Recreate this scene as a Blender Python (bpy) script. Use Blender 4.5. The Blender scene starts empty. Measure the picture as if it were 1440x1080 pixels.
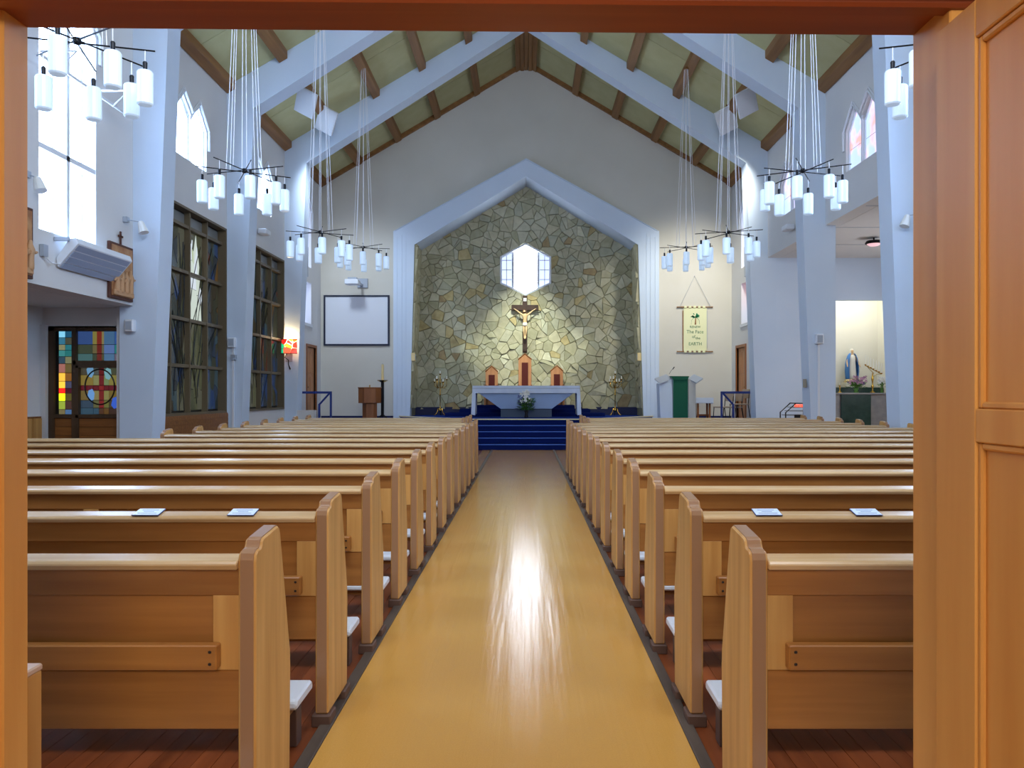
import bpy, bmesh, math, random
from mathutils import Vector, Matrix
from mathutils.geometry import tessellate_polygon
random.seed(7)
R = random.Random(11)
SC = bpy.context.scene
COL = SC.collection

# ------------------------------------------------------------------ camera
F = 1100.0                                  # focal length in pixels of a 1440 px wide frame
CAMZ = 1.4
cam_d = bpy.data.cameras.new('camera')
cam = bpy.data.objects.new('camera', cam_d); COL.objects.link(cam)
cam.location = (0, 0, CAMZ); cam.rotation_euler = (math.pi / 2, 0, 0)
cam_d.sensor_fit = 'HORIZONTAL'; cam_d.sensor_width = 36; cam_d.lens = 36 * F / 1440
cam_d.shift_x = -(740 - 720) / 1440; cam_d.shift_y = (553 - 540) / 1440
cam_d.clip_start = 0.05; cam_d.clip_end = 200
SC.camera = cam

# ------------------------------------------------------------------ world, exposure, daylight
w = bpy.data.worlds.new('world'); SC.world = w; w.use_nodes = True
bg = w.node_tree.nodes['Background']
bg.inputs[0].default_value = (0.75, 0.86, 1.0, 1); bg.inputs[1].default_value = 0.5
SC.view_settings.view_transform = 'Standard'; SC.view_settings.look = 'None'
SC.view_settings.gamma = 1; SC.view_settings.use_curve_mapping = False
SC.view_settings.exposure = 0.45
WIN = 14.0            # brightness of the sky seen through the clear windows

def area_light(name, loc, target, sx, sy, power, color):
    l = bpy.data.lights.new(name, 'AREA'); l.shape = 'RECTANGLE'; l.size = sx; l.size_y = sy
    l.energy = power; l.color = color
    o = bpy.data.objects.new(name, l); COL.objects.link(o); o.location = loc
    o.rotation_euler = (Vector(target) - Vector(loc)).to_track_quat('-Z', 'Y').to_euler()
    return o
def spot_light(name, loc, target, power, color, deg, blend=1.0, rad=.08):
    l = bpy.data.lights.new(name, 'SPOT'); l.energy = power; l.color = color
    l.spot_size = math.radians(deg); l.spot_blend = blend; l.shadow_soft_size = rad
    o = bpy.data.objects.new(name, l); COL.objects.link(o); o.location = loc
    o.rotation_euler = (Vector(target) - Vector(loc)).to_track_quat('-Z', 'Y').to_euler()
    return o
area_light('rear_fill_light', (0, 2.0, 6.6), (0, 14, 3.2), 6.0, 3.0, 420, (.80, .88, 1.0))  # added frontal fill high at the entrance end; no window stands there
area_light('foyer_fill_light', (0.0, -1.3, 2.6), (0, 1.5, 1.2), 1.2, .8, 52, (1.0, .90, .74))  # unseen area light added to brighten the door frame and leaf
spot_light('stone_spot_one', (-3.05, 23.45, 2.6), (-.1, 24.5, 3.0), 80, (.92, 1.0, .80), 60)
spot_light('stone_spot_two', (3.05, 23.45, 2.6), (.0, 24.5, 3.0), 80, (.92, 1.0, .80), 60)
spot_light('crucifix_spot', (0, 20.7, 8.0), (0, 24.5, 2.6), 2000, (.94, 1.0, .86), 32)
spot_light('banner_spot', (5.2, 19.7, 7.3), (4.95, 23.6, 3.0), 760, (1.0, .97, .84), 84, 1.0, .45)
spot_light('screen_spot', (-5.2, 19.6, 7.3), (-4.9, 23.6, 3.0), 420, (.74, .86, 1.0), 84, 1.0, .45)

# ------------------------------------------------------------------ materials
def lin(c):
    return tuple((x / 255 / 12.92 if x <= 10 else ((x / 255 + .055) / 1.055) ** 2.4) for x in c)
def mat(name, rgb, rough=.6, metal=0, emit=None, es=0, spec=.5, trans=0):
    m = bpy.data.materials.new(name); m.use_nodes = True
    p = m.node_tree.nodes['Principled BSDF']
    p.inputs['Base Color'].default_value = (*lin(rgb), 1)
    p.inputs['Roughness'].default_value = rough; p.inputs['Metallic'].default_value = metal
    p.inputs['Specular IOR Level'].default_value = spec
    if emit: p.inputs['Emission Color'].default_value = (*lin(emit), 1); p.inputs['Emission Strength'].default_value = es
    if trans: p.inputs['Transmission Weight'].default_value = trans
    return m
def nodes(m): return m.node_tree.nodes, m.node_tree.links, m.node_tree.nodes['Principled BSDF']
def noise_mat(name, c1, c2, scale=(4, 4, 4), nscale=1.0, rough=.6, rand=.0, bump=0, detail=4, spec=.4, coord='Object', rr=None):
    """two-colour noise, per-object value shift, optional bump"""
    m = mat(name, c1, rough, spec=spec); N, L, p = nodes(m)
    tc = N.new('ShaderNodeTexCoord'); mp = N.new('ShaderNodeMapping'); mp.inputs['Scale'].default_value = scale
    oi = N.new('ShaderNodeObjectInfo')
    add = N.new('ShaderNodeVectorMath'); add.operation = 'ADD'
    mul = N.new('ShaderNodeMath'); mul.operation = 'MULTIPLY'; mul.inputs[1].default_value = 37.0
    L.new(oi.outputs['Random'], mul.inputs[0])
    L.new(tc.outputs[coord], mp.inputs[0]); L.new(mp.outputs[0], add.inputs[0]); L.new(mul.outputs[0], add.inputs[1])
    n = N.new('ShaderNodeTexNoise'); n.inputs['Scale'].default_value = nscale; n.inputs['Detail'].default_value = detail
    L.new(add.outputs[0], n.inputs['Vector'])
    r = N.new('ShaderNodeValToRGB'); r.color_ramp.elements[0].color = (*lin(c1), 1); r.color_ramp.elements[1].color = (*lin(c2), 1)
    r.color_ramp.elements[0].position = .3; r.color_ramp.elements[1].position = .7
    L.new(n.outputs['Fac'], r.inputs[0])
    out = r.outputs[0]
    if rand:
        h = N.new('ShaderNodeHueSaturation'); mr = N.new('ShaderNodeMapRange')
        mr.inputs['To Min'].default_value = 1 - rand; mr.inputs['To Max'].default_value = 1 + rand
        L.new(oi.outputs['Random'], mr.inputs['Value']); L.new(mr.outputs[0], h.inputs['Value']); L.new(out, h.inputs['Color']); out = h.outputs[0]
    L.new(out, p.inputs['Base Color'])
    if bump:
        b = N.new('ShaderNodeBump'); b.inputs['Strength'].default_value = bump; b.inputs['Distance'].default_value = .02
        L.new(n.outputs['Fac'], b.inputs['Height']); L.new(b.outputs[0], p.inputs['Normal'])
    if rr:
        m2 = N.new('ShaderNodeMapRange'); m2.inputs['To Min'].default_value = rr[0]; m2.inputs['To Max'].default_value = rr[1]
        L.new(n.outputs['Fac'], m2.inputs['Value']); L.new(m2.outputs[0], p.inputs['Roughness'])
    return m
M = {}
M['wall'] = noise_mat('wall_paint', (214, 214, 214), (222, 221, 219), (1, 1, 1), .8, .85, spec=.15)
M['cream'] = noise_mat('cream_wall_paint', (206, 202, 190), (214, 210, 199), (1, 1, 1), .6, .85, spec=.15)
M['column'] = noise_mat('column_paint', (204, 219, 236), (211, 224, 240), (1, 1, 1), .9, .55, spec=.3)
M['trimwhite'] = mat('white_trim', (226, 230, 236), .5)
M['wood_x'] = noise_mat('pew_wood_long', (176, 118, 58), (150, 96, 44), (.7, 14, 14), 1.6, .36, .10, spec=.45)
M['wood_top_sheen'] = noise_mat('pew_wood_top_sheen', (216, 184, 140), (190, 148, 96), (.7, 12, 12), 1.8, .22, .08, spec=.6, detail=6)  # paler than the other pew wood: sheen on the tops put into the colour
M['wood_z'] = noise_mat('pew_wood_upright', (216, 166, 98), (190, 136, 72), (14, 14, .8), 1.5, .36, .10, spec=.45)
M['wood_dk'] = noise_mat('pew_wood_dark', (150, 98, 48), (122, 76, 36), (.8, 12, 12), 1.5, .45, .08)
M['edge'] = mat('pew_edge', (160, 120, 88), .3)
M['door'] = noise_mat('door_wood', (218, 158, 84), (200, 134, 62), (9, 9, .7), 1.2, .4, .05, spec=.4)
M['header'] = noise_mat('header_wood', (150, 72, 38), (122, 54, 28), (.7, 9, 9), 1.2, .4, .05)
M['purlin'] = noise_mat('purlin_wood', (156, 110, 60), (128, 88, 46), (8, .6, 8), 1.2, .55, .08)
M['board'] = noise_mat('floorboard_wood', (150, 78, 40), (116, 54, 26), (14, .7, 14), 1.3, .28, .22, spec=.5)
M['panel'] = noise_mat('ceiling_board', (192, 187, 138), (200, 195, 148), (1, 1, 1), 3, .8, .04, spec=.15)
M['dark'] = mat('dark_gap', (38, 26, 18), .8)
M['black'] = mat('black_metal', (26, 26, 30), .4, .6)
M['bluemetal'] = mat('blue_painted_rail', (36, 58, 132), .4)
M['brass'] = mat('polished_brass', (206, 164, 74), .22, 1.0)
M['carpet'] = noise_mat('blue_carpet', (30, 62, 150), (24, 50, 126), (60, 60, 60), 2, .95, bump=.2, spec=.05)
M['carpet_dk'] = noise_mat('dark_blue_carpet', (18, 34, 96), (14, 26, 78), (60, 60, 60), 2, .95, spec=.05)
M['skirt'] = mat('blue_skirting', (18, 28, 78), .6)
M['cushion'] = mat('white_vinyl', (216, 218, 222), .45)
M['lead'] = mat('window_lead', (30, 28, 24), .5, .3)
M['bronzeframe'] = mat('brown_window_frame', (104, 90, 66), .5)
M['mortar'] = mat('mortar', (150, 146, 118), .95)
M['white'] = mat('white_enamel', (228, 232, 238), .35)
M['grey'] = mat('grey_enamel', (166, 174, 186), .45)
M['cloth'] = noise_mat('altar_cloth', (214, 224, 240), (200, 212, 232), (3, 3, 3), 1, .85, spec=.1)
M['altarstone'] = mat('altar_front', (150, 172, 206), .7)
M['altarbase'] = mat('altar_base', (66, 82, 104), .6)
M['lamp'] = mat('opal_glass', (226, 238, 250), .25, emit=(190, 222, 255), es=.26)
M['cord'] = mat('white_cord', (232, 232, 236), .5)
M['gold'] = mat('gold_nosing', (240, 226, 186), .4, .2)
M['chairwood'] = noise_mat('chair_oak', (196, 138, 92), (176, 118, 76), (10, 10, 1), 1.2, .5)
M['redcloth'] = mat('dark_red_upholstery', (84, 22, 16), .9)
M['oak'] = noise_mat('pulpit_oak', (158, 96, 48), (132, 76, 36), (8, 8, .8), 1.2, .4)
M['wax'] = mat('candle_wax', (232, 208, 150), .5)
M['waxwhite'] = mat('white_wax', (240, 240, 232), .5)
M['green'] = mat('green_cloth', (18, 92, 66), .9)
M['leaf'] = noise_mat('leaf_green', (58, 104, 42), (92, 142, 58), (20, 20, 20), 1, .6)
M['petal'] = mat('lily_petal', (240, 240, 234), .6)
M['pinkpetal'] = mat('mauve_petal', (176, 128, 160), .7)
M['purplepetal'] = mat('purple_petal', (70, 60, 120), .7)
M['skin'] = mat('painted_plaster_skin', (214, 178, 130), .5)
M['hair'] = mat('dark_hair', (86, 58, 36), .7)
M['crosswood'] = noise_mat('cross_wood', (72, 50, 38), (54, 36, 28), (8, 8, 8), 1, .6)
M['mantle'] = mat('blue_mantle', (70, 128, 196), .6)
M['robe'] = mat('cream_robe', (226, 222, 208), .6)
M['marble'] = noise_mat('green_marble', (26, 52, 46), (44, 70, 62), (3, 3, 3), 2, .25, detail=8)
M['greymarble'] = noise_mat('grey_marble', (150, 148, 146), (128, 128, 130), (3, 3, 3), 2, .35, detail=8)
M['plaque'] = noise_mat('plaque_ground', (196, 150, 104), (146, 92, 58), (6, 6, 6), 1, .6)
M['relief'] = mat('plaque_relief', (196, 152, 110), .6)
M['plaqueedge'] = mat('plaque_edge', (84, 44, 28), .6)
M['screen'] = mat('projection_fabric', (224, 228, 236), .7)
M['screenframe'] = mat('screen_border', (24, 32, 58), .6)
M['banner'] = mat('banner_cloth', (232, 232, 188), .9)
M['palm'] = mat('banner_green', (38, 130, 84), .9)
M['text'] = mat('banner_lettering', (108, 142, 108), .9)
M['card'] = mat('laminated_card_sheen', (216, 230, 252), .3)  # pale blue, base colour raised to carry the laminate's sheen
M['cardedge'] = mat('card_backing', (60, 72, 120), .5)
M['print'] = mat('grey_print', (110, 128, 170), .6)
M['redglow'] = mat('votive_red', (200, 40, 30), .3, emit=(255, 90, 70), es=1.4)
M['chairfabric'] = mat('beige_vinyl', (176, 156, 136), .6)
M['foot'] = mat('dark_plinth', (92, 66, 54), .6)
M['strip'] = noise_mat('aisle_edge_strip', (92, 78, 66), (66, 54, 46), (10, 1, 10), 1.5, .55)
M['plaster'] = mat('cream_wall_niche', (226, 222, 204), .85)
M['whitecap'] = mat('white_spot', (232, 232, 228), .4)
M['shoulder'] = mat('hood_mould_shadow_lead', (140, 140, 140), .6)

def glow(name, rgb, s, base=None, rough=.15):
    return mat('glass_' + name, base or tuple(int(c * .35) for c in rgb), rough, emit=rgb, es=s)
M['sky'] = glow('clear_daylight', (176, 208, 255), WIN)
M['skyhex'] = glow('clear_daylight_hex', (224, 236, 255), 15)
M['skyside'] = glow('pale_tinted', (190, 208, 255), 1.6)
# tinted windows of the banner side: pale blue glass with pink patches
m = glow('pale_pink_and_blue', (200, 214, 250), 1.1); N, L, p = nodes(m)
tc = N.new('ShaderNodeTexCoord'); n = N.new('ShaderNodeTexNoise'); n.inputs['Scale'].default_value = 2.3
r = N.new('ShaderNodeValToRGB'); r.color_ramp.elements[0].color = (*lin((176, 200, 240)), 1); r.color_ramp.elements[0].position = .42
r.color_ramp.elements[1].color = (*lin((246, 168, 162)), 1); r.color_ramp.elements[1].position = .62
e = r.color_ramp.elements.new(.52); e.color = (*lin((214, 200, 236)), 1)
L.new(tc.outputs['Object'], n.inputs[0]); L.new(n.outputs['Fac'], r.inputs[0]); L.new(r.outputs[0], p.inputs['Emission Color'])
M['pinkglass'] = m

# aisle lino: ochre, glossy, ripples running down the aisle
m = mat('aisle_lino', (198, 150, 84), .16, spec=.5); N, L, p = nodes(m)
tc = N.new('ShaderNodeTexCoord'); mp = N.new('ShaderNodeMapping'); mp.inputs['Scale'].default_value = (9, .35, 1)
n = N.new('ShaderNodeTexNoise'); n.inputs['Scale'].default_value = 1.0; n.inputs['Detail'].default_value = 3
n2 = N.new('ShaderNodeTexNoise'); n2.inputs['Scale'].default_value = 160; n2.inputs['Detail'].default_value = 3
L.new(tc.outputs['Object'], mp.inputs[0]); L.new(mp.outputs[0], n.inputs[0]); L.new(tc.outputs['Object'], n2.inputs[0])
r = N.new('ShaderNodeValToRGB'); r.color_ramp.elements[0].color = (*lin((196, 140, 62)), 1); r.color_ramp.elements[1].color = (*lin((214, 162, 82)), 1)
L.new(n2.outputs['Fac'], r.inputs[0]); L.new(r.outputs[0], p.inputs['Base Color'])
b = N.new('ShaderNodeBump'); b.inputs['Strength'].default_value = .5; b.inputs['Distance'].default_value = .008
b2 = N.new('ShaderNodeBump'); b2.inputs['Strength'].default_value = .16; b2.inputs['Distance'].default_value = .003
L.new(n.outputs['Fac'], b.inputs['Height']); L.new(n2.outputs['Fac'], b2.inputs['Height']); L.new(b.outputs[0], b2.inputs['Normal']); 
sp_ = N.new('ShaderNodeSeparateXYZ'); L.new(tc.outputs['Object'], sp_.inputs[0])
def mth(op, a, v):
    q = N.new('ShaderNodeMath'); q.operation = op; L.new(a, q.inputs[0])
    if v is not None: q.inputs[1].default_value = v
    return q.outputs[0]
ridge = mth('COMPARE', mth('FRACT', mth('MULTIPLY', mth('ADD', sp_.outputs[0], 5.0), 8.5), None), .5); N[-1].inputs[2].default_value = .07
b3 = N.new('ShaderNodeBump'); b3.inputs['Strength'].default_value = .35; b3.inputs['Distance'].default_value = .003
L.new(ridge, b3.inputs['Height']); L.new(b2.outputs[0], b3.inputs['Normal']); L.new(b3.outputs[0], p.inputs['Normal'])
M['lino'] = m
# stone: several tones, each a noise material
STONE = [noise_mat('stone_tone_%d' % i, a, b_, (5, 5, 5), 1.3, .9, .10, bump=.6, detail=6, spec=.2) for i, (a, b_) in enumerate([
    ((196, 190, 160), (172, 166, 136)), ((206, 202, 176), (182, 178, 150)), ((182, 178, 148), (162, 158, 128)),
    ((196, 182, 136), (168, 150, 106)), ((186, 184, 160), (164, 164, 140)), ((180, 160, 120), (152, 130, 94))])]

# ------------------------------------------------------------------ mesh helpers
OFF = {}
class B:
    def __init__(s): s.bm = bmesh.new()
    def box(s, x0, x1, y0, y1, z0, z1, mx=None):
        if x0 > x1: x0, x1 = x1, x0
        vs = [s.bm.verts.new(v) for v in ((x0, y0, z0), (x1, y0, z0), (x1, y1, z0), (x0, y1, z0), (x0, y0, z1), (x1, y0, z1), (x1, y1, z1), (x0, y1, z1))]
        if mx:
            for v in vs: v.co = mx @ v.co
        for f in ((3, 2, 1, 0), (4, 5, 6, 7), (0, 1, 5, 4), (1, 2, 6, 5), (2, 3, 7, 6), (3, 0, 4, 7)): s.bm.faces.new([vs[i] for i in f])
        return s
    def hexa(s, q0, q1):
        """two quads (4 points each) joined"""
        a = [s.bm.verts.new(v) for v in q0]; b = [s.bm.verts.new(v) for v in q1]; n = len(a)
        s.bm.faces.new(a[::-1]); s.bm.faces.new(b)
        for i in range(n): s.bm.faces.new((a[i], a[(i + 1) % n], b[(i + 1) % n], b[i]))
        return s
    def prism(s, poly, f, a, b):
        """poly of (u,v); f(u,v,t)->xyz; extruded from t=a to t=b"""
        return s.hexa([f(u, v, a) for u, v in poly], [f(u, v, b) for u, v in poly])
    def sheet(s, outer, holes, f, a, b):
        """polygon with holes, extruded"""
        loops = [[Vector((u, v, 0)) for u, v in lp] for lp in [outer] + holes]
        flat = [q for lp in [outer] + holes for q in lp]
        tris = tessellate_polygon(loops)
        A = [s.bm.verts.new(f(u, v, a)) for u, v in flat]; Bv = [s.bm.verts.new(f(u, v, b)) for u, v in flat]
        for t in tris:
            s.bm.faces.new([A[i] for i in t]); s.bm.faces.new([Bv[i] for i in t][::-1])
        k = 0
        for lp in [outer] + holes:
            n = len(lp)
            for i in range(n): s.bm.faces.new((A[k + i], A[k + (i + 1) % n], Bv[k + (i + 1) % n], Bv[k + i]))
            k += n
        return s
    def tube(s, pts, r, seg=8, cap=True):
        pts = [Vector(p) for p in pts]; rings = []
        rs = r if isinstance(r, (list, tuple)) else [r] * len(pts)
        up0 = None
        for i, p in enumerate(pts):
            d = (pts[min(i + 1, len(pts) - 1)] - pts[max(i - 1, 0)]).normalized()
            up = Vector((0, 0, 1)) if abs(d.z) < .95 else Vector((0, 1, 0))
            a = d.cross(up).normalized(); b = d.cross(a).normalized()
            rings.append([s.bm.verts.new(p + (a * math.cos(t) + b * math.sin(t)) * rs[i]) for t in [2 * math.pi * k / seg for k in range(seg)]])
        for u, v in zip(rings, rings[1:]):
            for k in range(seg): s.bm.faces.new((u[k], u[(k + 1) % seg], v[(k + 1) % seg], v[k]))
        if cap: s.bm.faces.new(rings[0][::-1]); s.bm.faces.new(rings[-1])
        return s
    def lathe(s, prof, c, seg=16, sx=1, sy=1):
        rings = []
        for r, z in prof:
            rings.append([s.bm.verts.new((c[0] + r * sx * math.cos(2 * math.pi * k / seg), c[1] + r * sy * math.sin(2 * math.pi * k / seg), c[2] + z)) for k in range(seg)])
        for u, v in zip(rings, rings[1:]):
            for k in range(seg): s.bm.faces.new((u[k], u[(k + 1) % seg], v[(k + 1) % seg], v[k]))
        s.bm.faces.new(rings[0][::-1]); s.bm.faces.new(rings[-1])
        return s
    def poly(s, pts): s.bm.faces.new([s.bm.verts.new(p) for p in pts]); return s
    def obj(s, name, m, parent=None, bevel=0, smooth=False, seg=1, origin=None):
        bm = s.bm
        bmesh.ops.recalc_face_normals(bm, faces=bm.faces[:])
        if bevel: bmesh.ops.bevel(bm, geom=bm.edges[:], offset=bevel, segments=seg, affect='EDGES', clamp_overlap=True)
        off = OFF.get(parent, Vector((0, 0, 0)))
        loc = Vector(origin) - off if origin is not None else Vector((0, 0, 0))
        bmesh.ops.translate(bm, vec=-(off + loc), verts=bm.verts[:])
        me = bpy.data.meshes.new(name); bm.to_mesh(me); bm.free()
        me.materials.append(M[m] if isinstance(m, str) else m)
        if smooth:
            for f in me.polygons: f.use_smooth = True
        o = bpy.data.objects.new(name, me); COL.objects.link(o)
        o.location = loc
        if parent: o.parent = parent
        OFF[o] = off + loc
        return o
def thing(name, label, cat, loc=(0, 0, 0), group=None, rz=0):
    o = bpy.data.objects.new(name, None); COL.objects.link(o); o.location = loc; o.rotation_euler.z = rz
    o.empty_display_size = .1
    o['label'] = label; o['category'] = cat
    if group: o['group'] = group
    OFF[o] = Vector(loc)
    return o
def local(name, label, cat, loc, group=None, rz=0):
    """a thing whose parts are built in its own coordinates"""
    o = thing(name, label, cat, loc, group, rz); OFF[o] = Vector((0, 0, 0)); return o
def tag(o, label, cat, group=None):
    o['label'] = label; o['category'] = cat
    if group: o['group'] = group
    return o
def struct(o, label=None):
    o['kind'] = 'structure'
    if label: o['label'] = label
    return o
def sroot(name, label=None, loc=(0, 0, 0)):
    o = bpy.data.objects.new(name, None); COL.objects.link(o); o.location = loc; OFF[o] = Vector(loc); return struct(o, label)
def dup(root, loc, label=None, rz=None, group=None):
    def cp(o, par):
        c = o.copy(); COL.objects.link(c)
        if par: c.parent = par
        for ch in list(o.children): cp(ch, c)
        return c
    c = cp(root, None); c.location = loc
    if rz is not None: c.rotation_euler.z = rz
    if label: c['label'] = label
    if group: c['group'] = group
    return c
def P(x, y, Y): return Vector(((x - 740) * Y / F, Y, CAMZ + (553 - y) * Y / F))   # photo point at a known distance
def XZ(u, v, t): return (u, t, v)      # extrude along y
def YZ(u, v, t): return (t, u, v)      # extrude along x
def XY(u, v, t): return (u, v, t)
def clip(poly, nx, ny, d):
    out = []; n = len(poly)
    for i in range(n):
        a = poly[i]; b = poly[(i + 1) % n]
        da = a[0] * nx + a[1] * ny - d; db = b[0] * nx + b[1] * ny - d
        if da <= 0: out.append(a)
        if (da < 0 < db) or (db < 0 < da):
            t = da / (da - db); out.append((a[0] + (b[0] - a[0]) * t, a[1] + (b[1] - a[1]) * t))
    return out
def voronoi(seeds, bound, k=26):
    res = []
    for i, s in enumerate(seeds):
        near = sorted(range(len(seeds)), key=lambda j: (seeds[j][0] - s[0]) ** 2 + (seeds[j][1] - s[1]) ** 2)[1:k]
        p = bound
        for j in near:
            q = seeds[j]; nx, ny = q[0] - s[0], q[1] - s[1]
            p = clip(p, nx, ny, nx * (s[0] + q[0]) / 2 + ny * (s[1] + q[1]) / 2)
            if len(p) < 3: break
        res.append(p if len(p) >= 3 else [])
    return res
def area(p): return abs(sum(p[i][0] * p[(i + 1) % len(p)][1] - p[(i + 1) % len(p)][0] * p[i][1] for i in range(len(p)))) / 2
def inside(p, poly):
    return all(((poly[(i + 1) % len(poly)][0] - poly[i][0]) * (p[1] - poly[i][1]) - (poly[(i + 1) % len(poly)][1] - poly[i][1]) * (p[0] - poly[i][0])) >= 0 for i in range(len(poly)))
def tidy(p, eps=.012):
    out = []
    for q in p:
        if not out or math.hypot(q[0] - out[-1][0], q[1] - out[-1][1]) > eps: out.append(q)
    if len(out) > 2 and math.hypot(out[0][0] - out[-1][0], out[0][1] - out[-1][1]) <= eps: out.pop()
    return out
def shrink(p, g):
    cx = sum(q[0] for q in p) / len(p); cy = sum(q[1] for q in p) / len(p); out = []
    for x, y in p:
        d = math.hypot(x - cx, y - cy) or 1; k = max(.3, 1 - g / d); out.append((cx + (x - cx) * k, cy + (y - cy) * k))
    return out, (cx, cy)

# ------------------------------------------------------------------ numbers of the hall
W = 6.2                                   # half width to the side walls
YF = [4.59, 8.46, 12.33, 16.20, 20.07]    # near faces of the concrete portal frames
TH = .44
YB = 23.6; YA = 23.3; YS = 24.5           # back wall, face of the chancel arch, stone wall
def roof(x): return 11.42 - .59 * abs(x)
Y0 = 1.5                                  # entrance wall
BAYS = [(1.7, 4.59)] + [(a + TH, b) for a, b in zip(YF, YF[1:] + [YB])]

# ------------------------------------------------------------------ floor
floor = struct(B().box(-8.0, 10.4, -2.6, 25.2, -.3, -.03).obj('floor', 'dark'), 'hall floor of red timber boards with ochre lino aisle')
x = .865
bw = .078
for s in (1, -1):
    x = .868 if s < 0 else .70
    lim = 7.78 if s < 0 else 6.15
    while x < lim:
        x1 = min(x + bw, lim)
        B().box(s * (x + .001), s * (x1 - .001), 1.55, 19.2, -.03, .0 + R.uniform(-.0006, .0006)).obj('floorboard', 'board', floor, origin=(s * (x + x1) / 2, R.uniform(-3, 3), 0))
        x = x1
B().box(-.812, .648, .2, 19.2, -.03, .006).obj('aisle_lino', 'lino', floor)
B().box(-1.06, -.87, 14.0, 19.2, -.03, .006).obj('aisle_lino', 'lino', floor); B().box(.70, 1.05, 14.0, 19.2, -.03, .006).obj('aisle_lino', 'lino', floor)
B().box(-.866, -.813, 1.5, 19.2, -.03, .014).obj('edge_strip', 'strip', floor, .003)
B().box(.649, .70, 1.5, 19.2, -.03, .014).obj('edge_strip', 'strip', floor, .003)
B().box(-2.2, 2.2, -2.6, 1.5, -.03, .0).obj('foyer_lino', 'lino', floor)
B().box(6.15, 10.3, 12.8, 20.1, -.03, .005).obj('chapel_lino', 'lino', floor)

# sanctuary platforms and steps
sp = sroot('floor_sanctuary', 'blue carpeted sanctuary platform behind the front pews')
B().box(-6.2, -1.9, 20.4, 23.6, 0, .58).box(1.9, 6.2, 20.4, 23.6, 0, .58).obj('side_platform', 'carpet', sp)
pl = [(-1.65, 20.62), (1.65, 20.62), (3.75, 23.28), (3.46, 23.3), (3.46, YS), (-3.46, YS), (-3.46, 23.3), (-3.75, 23.28)]
B().prism(pl, XY, .0, .72).obj('chancel_platform', 'carpet', sp)
for i in range(5):
    y = 19.2 + .3 * i; z = .144 * (i + 1)
    yb = y + .32 if i < 4 else 20.62
    B().box(-1.95, 1.95, y, yb, z - .144, z).obj('step', 'carpet_dk', sp, .012)
    if i < 4: B().box(-1.95, 1.95, y - .012, y + .05, z - .018, z + .004).obj('step_nosing', M.setdefault('nose', mat('step_nosing_blue', (58, 100, 190), .7)), sp)
B().box(-1.66, 1.66, 20.40, 20.44, .70, .735).obj('metal_nosing', 'gold', sp)
for s in (-1, 1):
    B().prism([(s * 1.65, 20.62), (s * 1.65, 20.57), (s * 3.78, 23.24), (s * 3.74, 23.29)], XY, .70, .735).obj('metal_nosing', 'gold', sp)
B().box(-1.66, 1.66, 20.44, 20.64, .70, .721).obj('top_tread', 'carpet', sp)
dais = [(-2.35, .82), (-1.95, .93), (-1.5, 1.04)]
for k, (a, z) in enumerate(dais):
    B().box(a - .04, -a - .04, 22.95 + .32 * k, YS - .02, z - .12 if k else .72, z).obj('dais_step', 'carpet_dk', sp, .01)

# ------------------------------------------------------------------ side walls
def lancet(y0, y1, z0, sh, ap):
    """twin pointed opening, as (y,z) outline"""
    m_ = (y0 + y1) / 2; q = (m_ - y0) / 2
    return [(y0, z0), (y1, z0), (y1, sh), (m_ + q, ap), (m_, sh + .08), (m_ - q, ap), (y0, sh)]
TALL = (9.95, 11.27, 3.5, 6.5, 6.85)
win_no = [0]
def lights(parent, s, op, d, gm, split_z, nv, frame='trimwhite', fin=.035):
    """frame, mullion, transoms and panes of a twin-light window. s side, d depth behind wall face"""
    y0, y1, z0, sh, ap = op; m_ = (y0 + y1) / 2
    X = s * (W + d)
    B().box(s * (W + .01), X, m_ - fin, m_ + fin, z0, sh + .1).obj('mullion', frame, parent)
    for z in split_z[1]: B().box(s * (W + .01), X, y0, y1, z - fin, z + fin).obj('transom', frame, parent)
    f = .03
    for a, b in ((y0, m_ - fin), (m_ + fin, y1)):
        zs = [z0] + split_z[0]
        out = [(a, z0), (b, z0), (b, sh), ((a + b) / 2, ap), (a, sh)]
        for k in range(nv):
            ya, yb = a + (b - a) * k / nv, a + (b - a) * (k + 1) / nv
            zz = zs + [None]
            for i in range(len(zs)):
                p = clip(clip(out, 1, 0, yb - .006), -1, 0, -(ya + .006)); p = clip(p, 0, -1, -(zs[i] + .006))
                if i + 1 < len(zs): p = clip(p, 0, 1, zs[i + 1] - .006)
                if len(p) > 2: B().prism(p, YZ, X, X + s * .006).obj('pane', gm, parent)
        B().sheet([(a - .0, z0 - .0), (b, z0), (b, sh), ((a + b) / 2, ap), (a, sh)], [[(a + f, z0 + f), (b - f, z0 + f), (b - f, sh - .01), ((a + b) / 2, ap - f * 1.4), (a + f, sh - .01)]], YZ, X - s * .03, X - s * .002).obj('window_frame', frame, parent)
    B().box(X + s * .008, X + s * .02, y0, y1, z0, ap).obj('lead_backing', 'lead', parent)
def hood(parent, s, op):
    y0, y1, z0, sh, ap = op; m_ = (y0 + y1) / 2; q = (m_ - y0) / 2
    for o_, pr in ((.05, .05), (.10, .03)):
        pts = [(y0 - o_, sh - .35), (y0 - o_, sh + .03), (m_ - q, ap + o_ * 1.3), (m_, sh + .15), (m_ + q, ap + o_ * 1.3), (y1 + o_, sh + .03), (y1 + o_, sh - .35)]
        B().tube([(s * (W - pr / 2), a, b) for a, b in pts], .022, 4).obj('hood_mould', 'trimwhite', parent)
SM = [(a + (b - a) / 2 - .68, a + (b - a) / 2 + .68, 5.68, 6.45, 6.80) for a, b in BAYS]
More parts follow.
